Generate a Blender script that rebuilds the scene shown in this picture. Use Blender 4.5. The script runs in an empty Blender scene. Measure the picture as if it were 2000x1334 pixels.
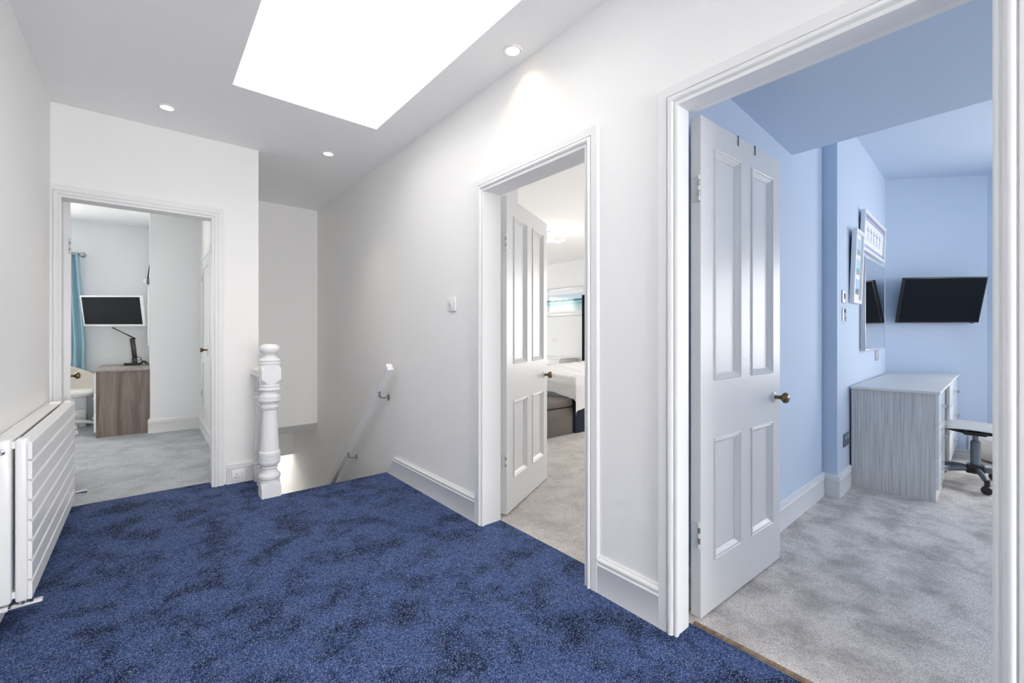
import bpy, bmesh, math, random
from mathutils import Vector, Matrix, noise

SC = bpy.context.scene
COL = SC.collection
R = math.radians
random.seed(4)

# ------------------------------------------------------------------ camera
CAM_H = 1.11
F_PX = 853.0
YAW = math.atan2(714.0, 853.0)          # clockwise from +Y (landing's long axis)
cam_d = bpy.data.cameras.new('camera')
cam_d.sensor_fit = 'HORIZONTAL'
cam_d.sensor_width = 36.0
cam_d.lens = 36.0 * F_PX / 2000.0
cam_d.shift_y = -13.0 / 2000.0
cam_d.clip_start = 0.02
cam = bpy.data.objects.new('camera', cam_d)
cam.location = (0, 0, CAM_H)
cam.rotation_euler = (R(90), 0, -YAW)
COL.objects.link(cam)
SC.camera = cam

# ------------------------------------------------------------------ world, exposure
w = bpy.data.worlds.new('sky')
SC.world = w
w.use_nodes = True
bg = w.node_tree.nodes['Background']
bg.inputs[0].default_value = (1.0, 0.985, 0.965, 1)
bg.inputs[1].default_value = 9.0
SC.view_settings.view_transform = 'Standard'
SC.view_settings.look = 'None'
SC.view_settings.gamma = 1.0
SC.view_settings.use_curve_mapping = False
SC.view_settings.exposure = 0.87
SC.cycles.max_bounces = 14
SC.cycles.diffuse_bounces = 9
SC.cycles.transparent_max_bounces = 12
SC.cycles.caustics_reflective = False
SC.cycles.caustics_refractive = False
SC.cycles.sample_clamp_indirect = 8.0

def portal(name, loc, rot, sx, sy):
    l = bpy.data.lights.new(name, 'AREA')
    l.shape = 'RECTANGLE'; l.size = sx; l.size_y = sy
    l.cycles.is_portal = True
    o = bpy.data.objects.new(name, l)
    o.location = loc; o.rotation_euler = rot
    COL.objects.link(o)
    return o

# main dimensions (metres, z = 0 is the carpet, camera stands over the origin)
XR, XL, YE, HC = 1.505, -0.45, 3.85, 2.533       # right wall, left wall, end wall, ceiling
XRB = 1.625                                       # back of the right wall
YB = -4.6                                         # wall behind the camera
EDGE = 3.375                                      # top nosing of the stair
SKX0, SKX1, SKY0, SKY1 = 0.376, 1.222, 1.10, 2.922
portal('portal_skylight', ((SKX0+SKX1)/2, (SKY0+SKY1)/2, 3.0), (0, 0, 0), SKX1-SKX0+0.024, SKY1-SKY0+0.024)

# ------------------------------------------------------------------ materials
def new_mat(name):
    m = bpy.data.materials.new(name); m.use_nodes = True
    return m, m.node_tree, m.node_tree.nodes['Principled BSDF']

def mat(name, col, rough=0.5, metal=0.0, bump=0.0, bscale=60.0, var=0.0, emit=None, spec=None, coat=0.0):
    m, nt, p = new_mat(name)
    p.inputs['Base Color'].default_value = (*col, 1)
    p.inputs['Roughness'].default_value = rough
    p.inputs['Metallic'].default_value = metal
    if spec is not None: p.inputs['Specular IOR Level'].default_value = spec
    if coat:
        p.inputs['Coat Weight'].default_value = coat
        p.inputs['Coat Roughness'].default_value = 0.12
    tc = nt.nodes.new('ShaderNodeTexCoord')
    if bump or var:
        n = nt.nodes.new('ShaderNodeTexNoise'); n.inputs['Scale'].default_value = bscale
        n.inputs['Detail'].default_value = 4
        nt.links.new(tc.outputs['Object'], n.inputs['Vector'])
        if bump:
            b = nt.nodes.new('ShaderNodeBump'); b.inputs['Strength'].default_value = bump
            b.inputs['Distance'].default_value = 0.004
            nt.links.new(n.outputs['Fac'], b.inputs['Height'])
            nt.links.new(b.outputs['Normal'], p.inputs['Normal'])
        if var:
            mx = nt.nodes.new('ShaderNodeMixRGB'); mx.blend_type = 'MIX'
            mx.inputs[1].default_value = (*[c*(1-var) for c in col], 1)
            mx.inputs[2].default_value = (*[min(1, c*(1+var)) for c in col], 1)
            nt.links.new(n.outputs['Fac'], mx.inputs[0])
            nt.links.new(mx.outputs[0], p.inputs['Base Color'])
    if emit:
        p.inputs['Emission Color'].default_value = (*emit[0], 1)
        p.inputs['Emission Strength'].default_value = emit[1]
    return m

def brushed_paint(name, col, rough):
    """gloss woodwork paint with faint vertical brush strokes"""
    m, nt, p = new_mat(name)
    p.inputs['Base Color'].default_value = (*col, 1)
    p.inputs['Roughness'].default_value = rough
    p.inputs['Specular IOR Level'].default_value = 0.32
    tc = nt.nodes.new('ShaderNodeTexCoord'); mp = nt.nodes.new('ShaderNodeMapping')
    mp.inputs['Scale'].default_value = (160, 160, 2.5)
    n = nt.nodes.new('ShaderNodeTexNoise'); n.inputs['Scale'].default_value = 1.0
    b = nt.nodes.new('ShaderNodeBump'); b.inputs['Strength'].default_value = 0.04; b.inputs['Distance'].default_value = 0.002
    nt.links.new(tc.outputs['Object'], mp.inputs[0]); nt.links.new(mp.outputs[0], n.inputs['Vector'])
    nt.links.new(n.outputs['Fac'], b.inputs['Height']); nt.links.new(b.outputs['Normal'], p.inputs['Normal'])
    return m

def carpet(name, c_dark, c_mid, c_light, patch_scale, grain, bump, patch=(0.36, 0.62), fleck=0.5, seed=0.0):
    """cut pile: tuft-sized grain, flecks, and the patches where the pile has been brushed the other way"""
    m, nt, p = new_mat(name)
    N = nt.nodes.new; L = nt.links.new
    p.inputs['Roughness'].default_value = 0.95
    p.inputs['Specular IOR Level'].default_value = 0.1
    tc = N('ShaderNodeTexCoord')
    mp = N('ShaderNodeMapping'); mp.inputs['Location'].default_value = (seed, seed*.7, 0)
    L(tc.outputs['Object'], mp.inputs[0])
    low = N('ShaderNodeTexNoise'); low.inputs['Scale'].default_value = patch_scale
    low.inputs['Detail'].default_value = 5; low.inputs['Roughness'].default_value = 0.62; low.inputs['Distortion'].default_value = 0.2
    L(mp.outputs[0], low.inputs['Vector'])
    rl = N('ShaderNodeValToRGB')
    rl.color_ramp.elements[0].position = patch[0]; rl.color_ramp.elements[0].color = (*c_dark, 1)
    rl.color_ramp.elements[1].position = patch[1]; rl.color_ramp.elements[1].color = (*c_mid, 1)
    L(low.outputs['Fac'], rl.inputs[0])
    vo = N('ShaderNodeTexVoronoi'); vo.inputs['Scale'].default_value = grain
    L(tc.outputs['Object'], vo.inputs['Vector'])
    sep = N('ShaderNodeSeparateColor'); L(vo.outputs['Color'], sep.inputs[0])
    r2 = N('ShaderNodeValToRGB')
    r2.color_ramp.elements[0].position = 0.0; r2.color_ramp.elements[0].color = (0.12, 0.12, 0.12, 1)
    r2.color_ramp.elements[1].position = 1.0; r2.color_ramp.elements[1].color = (2.0, 2.0, 2.0, 1)
    L(sep.outputs[0], r2.inputs[0])
    mul = N('ShaderNodeMixRGB'); mul.blend_type = 'MULTIPLY'; mul.inputs[0].default_value = fleck
    L(rl.outputs[0], mul.inputs[1]); L(r2.outputs[0], mul.inputs[2])
    r3 = N('ShaderNodeValToRGB')
    r3.color_ramp.elements[0].position = 0.66; r3.color_ramp.elements[0].color = (0, 0, 0, 1)
    r3.color_ramp.elements[1].position = 1.0; r3.color_ramp.elements[1].color = (fleck*0.9, fleck*0.9, fleck*0.9, 1)
    L(sep.outputs[1], r3.inputs[0])
    mx = N('ShaderNodeMixRGB'); mx.inputs[2].default_value = (*c_light, 1)
    L(r3.outputs[0], mx.inputs[0]); L(mul.outputs[0], mx.inputs[1])
    L(mx.outputs[0], p.inputs['Base Color'])
    n2 = N('ShaderNodeTexNoise'); n2.inputs['Scale'].default_value = grain*0.7; n2.inputs['Detail'].default_value = 2
    L(tc.outputs['Object'], n2.inputs['Vector'])
    b = N('ShaderNodeBump'); b.inputs['Strength'].default_value = bump; b.inputs['Distance'].default_value = 0.006
    L(n2.outputs['Fac'], b.inputs['Height']); L(b.outputs['Normal'], p.inputs['Normal'])
    return m

def wood(name, c1, c2, scale, stretch, rough=0.5):
    """veneer with the grain running up the panel"""
    m, nt, p = new_mat(name)
    N = nt.nodes.new; L = nt.links.new
    p.inputs['Roughness'].default_value = rough
    tc = N('ShaderNodeTexCoord'); mp = N('ShaderNodeMapping')
    mp.inputs['Scale'].default_value = stretch
    L(tc.outputs['Object'], mp.inputs[0])
    n = N('ShaderNodeTexNoise'); n.inputs['Scale'].default_value = scale
    n.inputs['Detail'].default_value = 6; n.inputs['Roughness'].default_value = 0.6; n.inputs['Distortion'].default_value = 0.6
    L(mp.outputs[0], n.inputs['Vector'])
    r = N('ShaderNodeValToRGB')
    r.color_ramp.elements[0].position = 0.36; r.color_ramp.elements[0].color = (*c1, 1)
    r.color_ramp.elements[1].position = 0.62; r.color_ramp.elements[1].color = (*c2, 1)
    L(n.outputs['Fac'], r.inputs[0]); L(r.outputs[0], p.inputs['Base Color'])
    b = N('ShaderNodeBump'); b.inputs['Strength'].default_value = 0.1; b.inputs['Distance'].default_value = 0.002
    L(n.outputs['Fac'], b.inputs['Height']); L(b.outputs['Normal'], p.inputs['Normal'])
    return m

def glass_mat(name, tint=1.0):
    m = bpy.data.materials.new(name); m.use_nodes = True
    nt = m.node_tree; nt.nodes.clear()
    o = nt.nodes.new('ShaderNodeOutputMaterial'); t = nt.nodes.new('ShaderNodeBsdfTransparent'); t.inputs[0].default_value = (tint, tint, tint, 1)
    g = nt.nodes.new('ShaderNodeBsdfGlossy'); g.inputs['Roughness'].default_value = 0.02
    lw = nt.nodes.new('ShaderNodeLayerWeight'); lw.inputs[0].default_value = 0.5
    pw = nt.nodes.new('ShaderNodeMath'); pw.operation = 'POWER'; pw.inputs[1].default_value = 5.0
    nt.links.new(lw.outputs['Facing'], pw.inputs[0])
    fr = nt.nodes.new('ShaderNodeMath'); fr.operation = 'MULTIPLY_ADD'; fr.inputs[1].default_value = 0.9; fr.inputs[2].default_value = 0.04
    nt.links.new(pw.outputs[0], fr.inputs[0])
    mx = nt.nodes.new('ShaderNodeMixShader')
    nt.links.new(fr.outputs[0], mx.inputs[0]); nt.links.new(t.outputs[0], mx.inputs[1]); nt.links.new(g.outputs[0], mx.inputs[2])
    nt.links.new(mx.outputs[0], o.inputs[0])
    return m

M = {}
M['wall'] = mat('white_wall_paint', (0.86, 0.855, 0.845), 0.8)
M['wall_cool_light'] = mat('white_paint_cool_daylight', (0.82, 0.83, 0.84), 0.8)  # white paint with the rooms' cooler daylight mixed into the colour
M['ceil'] = mat('white_ceiling_paint', (0.92, 0.92, 0.915), 0.9)
M['trim'] = mat('white_gloss_woodwork', (0.80, 0.80, 0.80), 0.45, spec=0.2)
M['door'] = brushed_paint('white_satin_door_paint', (0.70, 0.70, 0.70), 0.33)
M['shaft'] = mat('bright_white_skylight_lining', (0.86, 0.86, 0.86), 0.7, bump=0.01)
M['blue'] = mat('light_blue_wall_paint', (0.56, 0.655, 0.785), 0.8)
M['carpet_blue'] = carpet('royal_blue_carpet', (0.009, 0.017, 0.052), (0.044, 0.074, 0.185), (0.27, 0.35, 0.56), 5.2, 350, 1.0, (0.38, 0.54), 0.9)
def grey_carpet(name, tint, seed, lo=0.42, hi=0.56):
    return carpet(name, tuple(lo*t for t in tint), tuple(hi*t for t in tint), tuple(0.76*t for t in tint), 5.0, 400, 0.8, (0.34, 0.58), 0.4, seed)
M['carpet_far'] = grey_carpet('grey_carpet_cool_daylight', (0.93, 0.96, 1.0), 1.7)  # bluish cast of the daylight is put into the grey pile colour
M['carpet_room'] = grey_carpet('silver_grey_carpet', (1.10, 1.02, 0.95), 3.1, 0.38, 0.68)
M['carpet_bed'] = grey_carpet('beige_grey_carpet', (1.03, 0.97, 0.92), 5.3)
M['glass'] = glass_mat('clear_glass')
M['dimming_sky_glass'] = glass_mat('light_dimming_skylight_glass', 0.58)  # tint put into the pane to dim daylight from the skylight
M['room_glass'] = glass_mat('daylight_dimming_window_glass', 0.865)  # tint put in to weaken daylight entering the side rooms
M['chrome'] = mat('polished_chrome', (0.82, 0.82, 0.83), 0.12, 1.0, bump=0.01)
M['steel'] = mat('brushed_steel', (0.42, 0.41, 0.39), 0.3, 1.0, bump=0.03, bscale=300)
M['brass'] = mat('aged_brass', (0.20, 0.145, 0.08), 0.28, 1.0, bump=0.05, bscale=80)
M['rad'] = mat('white_radiator_enamel', (0.84, 0.84, 0.84), 0.3)
M['plastic'] = mat('white_plastic', (0.80, 0.80, 0.80), 0.35, bump=0.01)
M['dark'] = mat('dark_slot', (0.02, 0.02, 0.02), 0.6, bump=0.01)
M['black'] = mat('black_plastic', (0.012, 0.012, 0.014), 0.35, bump=0.02, bscale=200)
M['screen'] = mat('dark_screen_glass', (0.008, 0.010, 0.013), 0.1, spec=0.15)
M['mirror'] = mat('mirror_silver', (0.90, 0.92, 0.92), 0.02, 1.0)
M['silver'] = mat('silver_frame', (0.62, 0.61, 0.64), 0.35, 0.6, bump=0.04, bscale=90)
M['white_frame'] = mat('white_painted_frame', (0.84, 0.84, 0.84), 0.4, bump=0.02)
M['mount'] = mat('off_white_mount_card', (0.85, 0.85, 0.86), 0.8, bump=0.01)
M['lilac'] = mat('lilac_mount_card', (0.42, 0.44, 0.64), 0.8, bump=0.01)
M['ink'] = mat('pale_blue_drawing_ink', (0.42, 0.53, 0.66), 0.8, bump=0.01)
M['ink_grey'] = mat('grey_print_ink', (0.30, 0.33, 0.38), 0.8, bump=0.01)
M['wood'] = wood('brown_grey_oak_veneer', (0.115, 0.085, 0.070), (0.245, 0.195, 0.165), 1.0, (16, 16, 1.2), 0.45)
M['wood_top'] = wood('grey_oak_veneer_top', (0.22, 0.19, 0.17), (0.36, 0.32, 0.29), 1.0, (20, 2.0, 20), 0.4)
M['ash'] = wood('pale_grey_ash_foil', (0.50, 0.48, 0.455), (0.82, 0.80, 0.765), 1.0, (210, 210, 2.6), 0.5)
M['ash_top'] = mat('pale_grey_desk_top', (0.80, 0.785, 0.76), 0.4)
M['gloss_white'] = mat('gloss_white_drawer', (0.82, 0.83, 0.84), 0.12, bump=0.005)
M['seat'] = mat('cream_white_seat_shell', (0.80, 0.79, 0.75), 0.35, bump=0.01)
M['beige'] = mat('beige_chair_lining', (0.66, 0.62, 0.56), 0.6, bump=0.05, bscale=200)
M['gas'] = mat('grey_painted_steel', (0.20, 0.23, 0.27), 0.3, 0.7, bump=0.01)
M['curtain'] = mat('light_blue_curtain_cloth', (0.38, 0.56, 0.65), 0.85, bump=0.15, bscale=500)
M['navy'] = mat('dark_navy_velvet', (0.012, 0.016, 0.035), 0.8, bump=0.1, bscale=300)
M['taupe'] = mat('taupe_velvet', (0.15, 0.128, 0.112), 0.75, bump=0.12, bscale=30, var=0.18)
M['duvet'] = mat('white_cotton_duvet', (0.76, 0.75, 0.75), 0.85, bump=0.9, bscale=22)
M['sheet'] = mat('pale_blue_sheet', (0.50, 0.58, 0.70), 0.85, bump=0.1, bscale=80)
M['lens'] = mat('lit_lamp_lens', (1, 0.9, 0.75), 0.5, emit=((1.0, 0.80, 0.50), 2.0))
M['led'] = mat('lit_led_bar', (1, 0.95, 0.9), 0.5, emit=((1.0, 0.93, 0.82), 9.0))
M['wood_strip'] = wood('bare_wood_threshold', (0.16, 0.10, 0.06), (0.34, 0.24, 0.15), 1.0, (3, 40, 40), 0.6)
M['acrylic'] = mat('chrome_and_acrylic_handle', (0.35, 0.38, 0.42), 0.08, 0.9)

# ------------------------------------------------------------------ mesh helpers
def finish(bm, name, material, parent=None, smooth=True, ang=0.6):
    bmesh.ops.remove_doubles(bm, verts=bm.verts, dist=1e-6)
    bmesh.ops.recalc_face_normals(bm, faces=bm.faces)
    if smooth:
        for f in bm.faces: f.smooth = True
        for e in bm.edges:
            if len(e.link_faces) != 2 or e.calc_face_angle(0) > ang: e.smooth = False
    me = bpy.data.meshes.new(name)
    bm.to_mesh(me); bm.free()
    mats = material if isinstance(material, (list, tuple)) else [material]
    for x in mats: me.materials.append(x)
    o = bpy.data.objects.new(name, me)
    COL.objects.link(o)
    if parent is not None: o.parent = parent
    return o

def bm_box(bm, x0, x1, y0, y1, z0, z1, bev=0.0, seg=2):
    t = bmesh.new()
    vs = [t.verts.new(p) for p in ((x0,y0,z0),(x1,y0,z0),(x1,y1,z0),(x0,y1,z0),(x0,y0,z1),(x1,y0,z1),(x1,y1,z1),(x0,y1,z1))]
    for f in ((3,2,1,0),(4,5,6,7),(0,1,5,4),(1,2,6,5),(2,3,7,6),(3,0,4,7)): t.faces.new([vs[i] for i in f])
    if bev: bmesh.ops.bevel(t, geom=list(t.edges), offset=bev, segments=seg, profile=0.5, affect='EDGES')
    merge(bm, t)

def merge(bm, t, mtx=None):
    if mtx is not None: t.transform(mtx)
    me = bpy.data.meshes.new('tmp'); t.to_mesh(me); t.free()
    bm.from_mesh(me); bpy.data.meshes.remove(me)

def box(name, x0, x1, y0, y1, z0, z1, material, parent=None, bev=0.0, seg=2):
    bm = bmesh.new(); bm_box(bm, min(x0,x1), max(x0,x1), min(y0,y1), max(y0,y1), min(z0,z1), max(z0,z1), bev, seg)
    return finish(bm, name, material, parent)

def boxes(name, lst, material, parent=None, bev=0.0):
    bm = bmesh.new()
    for b in lst: bm_box(bm, *b, bev)
    return finish(bm, name, material, parent)

def bm_prism(bm, pts, z0, z1):
    """vertical prism over a plan polygon"""
    t = bmesh.new()
    a = [t.verts.new((x, y, z0)) for x, y in pts]; b = [t.verts.new((x, y, z1)) for x, y in pts]
    t.faces.new(a[::-1]); t.faces.new(b)
    n = len(pts)
    for i in range(n): t.faces.new((a[i], a[(i+1) % n], b[(i+1) % n], b[i]))
    merge(bm, t)

def prism(name, pts, z0, z1, material, parent=None, bev=0.0):
    t = bmesh.new(); bm_prism(t, pts, z0, z1)
    if bev:
        bmesh.ops.remove_doubles(t, verts=t.verts, dist=1e-6)
        bmesh.ops.bevel(t, geom=list(t.edges), offset=bev, segments=2, profile=0.5, affect='EDGES')
    return finish(t, name, material, parent)

def bm_sweep(bm, path, profile, closed=False, cap=True):
    """path: list of (point, right vector, up vector); profile: list of (a, b)"""
    rings = []
    for p, r, u in path:
        p, r, u = Vector(p), Vector(r), Vector(u)
        rings.append([bm.verts.new(p + r*a + u*b) for a, b in profile])
    n = len(profile)
    m = len(rings)
    for i in range(m if closed else m-1):
        A, B = rings[i], rings[(i+1) % m]
        for j in range(n):
            k = (j+1) % n
            bm.faces.new((A[j], A[k], B[k], B[j]))
    if cap and not closed:
        bm.faces.new(rings[0][::-1]); bm.faces.new(rings[-1])

def bm_lathe(bm, prof, c=(0, 0, 0), seg=28, mtx=None):
    t = bmesh.new()
    rings = []
    for r, z in prof:
        rings.append([t.verts.new((max(r, 1e-5)*math.cos(2*math.pi*i/seg), max(r, 1e-5)*math.sin(2*math.pi*i/seg), z)) for i in range(seg)])
    for A, B in zip(rings, rings[1:]):
        for i in range(seg):
            t.faces.new((A[i], A[(i+1) % seg], B[(i+1) % seg], B[i]))
    t.faces.new(rings[0][::-1]); t.faces.new(rings[-1])
    m = Matrix.Translation(c)
    if mtx is not None: m = m @ mtx
    merge(bm, t, m)

def lathe(name, prof, c, material, parent=None, seg=28, mtx=None):
    bm = bmesh.new(); bm_lathe(bm, prof, c, seg, mtx)
    return finish(bm, name, material, parent)

def bm_tube(bm, pts, r, seg=12):
    pts = [Vector(p) for p in pts]
    t = bmesh.new(); rings = []
    up = None
    for i, p in enumerate(pts):
        d = (pts[min(i+1, len(pts)-1)] - pts[max(i-1, 0)]).normalized()
        if up is None:
            up = d.orthogonal().normalized()
        up = (up - d*up.dot(d)).normalized()
        s = d.cross(up)
        rr = r[i] if isinstance(r, (list, tuple)) else r
        rings.append([t.verts.new(p + up*rr*math.cos(2*math.pi*k/seg) + s*rr*math.sin(2*math.pi*k/seg)) for k in range(seg)])
    for A, B in zip(rings, rings[1:]):
        for k in range(seg): t.faces.new((A[k], A[(k+1) % seg], B[(k+1) % seg], B[k]))
    t.faces.new(rings[0][::-1]); t.faces.new(rings[-1])
    merge(bm, t)

def tube(name, pts, r, material, parent=None, seg=12):
    bm = bmesh.new(); bm_tube(bm, pts, r, seg)
    return finish(bm, name, material, parent)

def tag(o, label=None, cat=None, group=None, kind=None):
    if label: o['label'] = label
    if cat: o['category'] = cat
    if group: o['group'] = group
    if kind: o['kind'] = kind
    return o

def empty(name, loc=(0, 0, 0), rz=0.0):
    o = bpy.data.objects.new(name, None)
    o.empty_display_size = 0.1
    COL.objects.link(o); o.location = loc; o.rotation_euler = (0, 0, rz)
    return o

def structure(o, label, cat): return tag(o, label, cat, kind='structure')

# pixel of the photograph -> point on a vertical plane through p0 along d
FV = Vector((math.sin(YAW), math.cos(YAW), 0)); RV = Vector((math.cos(YAW), -math.sin(YAW), 0))
def ray(u, v): return FV + RV*((u-1000)/F_PX) + Vector((0, 0, (654-v)/F_PX))
def on_plane(u, v, p0, d, off=0.0):
    n = Vector((-d[1], d[0], 0)).normalized(); r = ray(u, v)
    t = (Vector((p0[0], p0[1], 0)).dot(n) + off)/r.dot(n)
    return Vector((0, 0, CAM_H)) + r*t
def on_z(u, v, z):
    r = ray(u, v); return Vector((0, 0, CAM_H)) + r*((z-CAM_H)/r.z)

# ================================================================== STRUCTURE
ZT = 2.85                       # top of the walls
# door openings (between linings)
A0, A1, AT = 1.268, 2.062, 1.955        # bedroom door opening in the right wall (y, y, top)
B0, B1, BT = 0.048, 0.852, 1.968        # blue room door opening
C0, C1, CT = -0.414, 0.377, 1.971       # end room door opening (x, x, top)

structure(boxes('wall_right', [
    (XR, XRB, YB, B0, 0, ZT), (XR, 1.582, B1, A0, 0, ZT), (1.582, XRB, 0.93, A0, 0, ZT), (XR, XRB, A1, 3.6, -0.3, ZT),
    (XR, XRB, 3.6, 8.0, -2.75, ZT), (XR, XRB, EDGE, 3.6, -2.75, -0.3),
    (XR, XRB, B0, B1, BT, ZT), (1.582, XRB, B1, 0.93, BT, ZT), (XR, XRB, A0, A1, AT, ZT)], M['wall']),
    'long white wall on the right with two doorways, running down the stairwell', 'wall')
structure(box('wall_left', XL-0.1, XL, YB, YE, -0.2, ZT, M['wall']), 'plain white landing wall behind the radiator', 'wall')
structure(boxes('wall_end', [(XL-2.2, C0, YE, 3.97, -0.2, ZT), (C1, 0.665, YE, 3.97, -2.75, ZT), (C0, C1, YE, 3.97, CT, ZT)], M['wall']),
          'white wall at the end of the landing with a doorway to the far room', 'wall')
RW0, RW1, RZ0, RZ1 = -0.42, 1.46, 0.12, 2.46
structure(boxes('wall_behind_camera', [(XL-0.1, RW0, YB-0.1, YB, -0.2, ZT), (RW1, XRB, YB-0.1, YB, -0.2, ZT), (RW0, RW1, YB-0.1, YB, -0.2, RZ0), (RW0, RW1, YB-0.1, YB, RZ1, ZT)], M['wall']), 'white landing wall opposite the end doorway', 'wall')

# landing floor with the stair opening
bm = bmesh.new()
bm_prism(bm, [(XL, YB), (XR, YB), (XR, EDGE-0.02), (0.70, EDGE-0.02), (0.70, YE), (C1, YE), (C1, 3.985), (C0, 3.985), (C0, YE), (XL, YE)], -0.25, 0)
bm_prism(bm, [(XR, A0), (1.628, A0), (1.628, A1), (XR, A1)], -0.05, 0.0)
bm_prism(bm, [(XR, B0), (1.605, B0), (1.605, B1), (XR, B1)], -0.05, 0.0)
prof = [(0.0, 0.0)] + [(0.02*math.sin(a), -0.02+0.02*math.cos(a)) for a in [math.pi*i/8 for i in range(1, 9)]] + [(0.0, -0.04)]
bm_sweep(bm, [((0.70, EDGE-0.02, 0), (0, 1, 0), (0, 0, 1)), ((XR, EDGE-0.02, 0), (0, 1, 0), (0, 0, 1))], prof)
structure(finish(bm, 'floor', M['carpet_blue']), 'deep blue cut-pile carpet covering the landing', 'floor')

# landing ceiling with the skylight hole
structure(boxes('ceiling', [
    (XL-0.1, SKX0, YB, 5.40, HC, HC+0.081), (SKX1, XR, YB, 5.40, HC, HC+0.081),
    (SKX0, SKX1, YB, SKY0, HC, HC+0.081), (SKX0, SKX1, SKY1, 5.40, HC, HC+0.081)], M['ceil']),
    'white landing ceiling around the skylight opening', 'ceiling')
sh = 0.012
boxes_shaft = [
    (SKX0-sh-0.05, SKX0-sh, SKY0-0.06, SKY1+0.06, HC+0.081, 2.96), (SKX1+sh, SKX1+sh+0.05, SKY0-0.06, SKY1+0.06, HC+0.081, 2.96),
    (SKX0-sh, SKX1+sh, SKY0-sh-0.05, SKY0-sh, HC+0.081, 2.96), (SKX0-sh, SKX1+sh, SKY1+sh, SKY1+sh+0.05, HC+0.081, 2.96)]
sky = structure(empty('window_1', ((SKX0+SKX1)/2, (SKY0+SKY1)/2, HC)), 'large rectangular skylight over the landing, blown out by daylight', 'skylight')
def adopt(o, p):
    """parent o (built in world space) to the empty p"""
    o.parent = p
    o.matrix_parent_inverse = (Matrix.Translation(p.location) @ p.rotation_euler.to_matrix().to_4x4()).inverted()
    return o
adopt(boxes('shaft_lining', boxes_shaft, M['shaft']), sky)
adopt(boxes('frame', [(SKX0-0.06, SKX0-sh, SKY0-0.06, SKY1+0.06, 2.96, 3.02), (SKX1+sh, SKX1+0.06, SKY0-0.06, SKY1+0.06, 2.96, 3.02),
     (SKX0-sh, SKX1+sh, SKY0-0.06, SKY0-sh, 2.96, 3.02), (SKX0-sh, SKX1+sh, SKY1+sh, SKY1+0.06, 2.96, 3.02)], M['white_frame']), sky)
adopt(box('pane', SKX0-sh, SKX1+sh, SKY0-sh, SKY1+sh, 2.985, 2.99, M['dimming_sky_glass']), sky)

# ---- stairwell
structure(box('wall_stair_left', 0.50, 0.665, 3.97, 8.0, -2.75, ZT, M['wall']), 'white wall between the stairwell and the far room', 'wall')
bm = bmesh.new()     # wall over the lower flight with its sloping underside
t = bmesh.new()
pr = [(5.28, ZT), (5.28, 0.10), (5.49, -0.02), (5.62, -0.02), (5.62, ZT)]
a = [t.verts.new((0.665, y, z)) for y, z in pr]; b = [t.verts.new((XR, y, z)) for y, z in pr]
t.faces.new(a); t.faces.new(b[::-1])
for i in range(len(pr)): t.faces.new((a[i], b[i], b[(i+1) % 5], a[(i+1) % 5]))
merge(bm, t)
bm_box(bm, 0.665, XR, 5.62, 6.40, -0.02, 0.10)
structure(finish(bm, 'wall_stair_bulkhead', M['wall'], smooth=False), 'white bulkhead over the lower stairs with a sloping underside', 'wall')
structure(box('wall_stair_lintel', 0.665, XR, 6.29, 6.40, -0.467, -0.02, M['wall']), 'shaded white lintel low in the stairwell', 'wall')
structure(boxes('wall_lower_hall', [(0.5, XRB, 7.9, 8.0, -2.75, 0.1), (0.665, XR, 6.40, 7.9, -0.12, -0.02)], M['wall']), 'pale wall of the hall below the stairs', 'wall')
structure(box('floor_lower_hall', 0.665, XR, 5.9, 7.9, -2.72, -2.6, M['carpet_blue']), 'blue carpet of the hall at the foot of the stairs', 'floor')
st = structure(empty('stair', (1.1, EDGE, 0)), 'blue carpeted stairs descending behind the newel post', 'stairs')
rise, going = 0.2, 0.222
for i in range(12):
    y0 = EDGE - 0.03 + going*i; z1 = -rise*(i+1)
    adopt(box('step', 0.70, XR, y0, y0+going+0.03, z1-0.2, z1, M['carpet_blue'], bev=0.01), st)
structure(box('trim_1', 0.665, 0.70, EDGE, 6.2, -2.7, -0.001, M['wall']), 'white lining below the banister edge of the stairwell', 'trim')
bm = bmesh.new()
bm_box(bm, 1.255, 1.28, 6.395, 6.425, -2.6, -0.47); bm_box(bm, 0.665, 0.70, 6.395, 6.425, -2.6, -0.47)
structure(finish(bm, 'trim_2', M['trim']), 'white door lining at the foot of the stairwell', 'trim')

# ---- left (far) room
LRX, LRY = -2.6, 7.62
structure(box('wall_far_room_breast', 0.03, 0.50, 6.40, LRY, -0.2, ZT, M['wall_cool_light']), 'pale wall projecting into the far room beside the wooden desk', 'wall')
structure(box('wall_far_room_left', LRX-0.1, LRX, 3.97, LRY, -0.2, ZT, M['wall_cool_light']), 'white side wall of the far room, out of view', 'wall')
WL0, WL1 = -2.35, -0.78
structure(boxes('wall_far_room_back', [(LRX, WL0, LRY, LRY+0.2, -0.2, ZT), (WL1, 0.03, LRY, LRY+0.2, -0.2, ZT),
    (WL0, WL1, LRY, LRY+0.2, -0.2, 0.85), (WL0, WL1, LRY, LRY+0.2, 2.12, ZT)], M['wall_cool_light']),
    'white wall of the far room that carries the white-framed television', 'wall')
structure(box('ceiling_far_room', LRX, 0.50, 3.97, LRY, 2.545, 2.65, M['ceil']), 'white ceiling of the far room', 'ceiling')
structure(prism('floor_far_room', [(LRX, 3.97), (C0, 3.97), (C0, 3.985), (C1, 3.985), (C1, 3.97), (0.50, 3.97), (0.50, 6.40), (0.03, 6.40), (0.03, LRY), (LRX, LRY)], -0.1, 0.0, M['carpet_far']),
          'grey carpet of the far room', 'floor')

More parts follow.
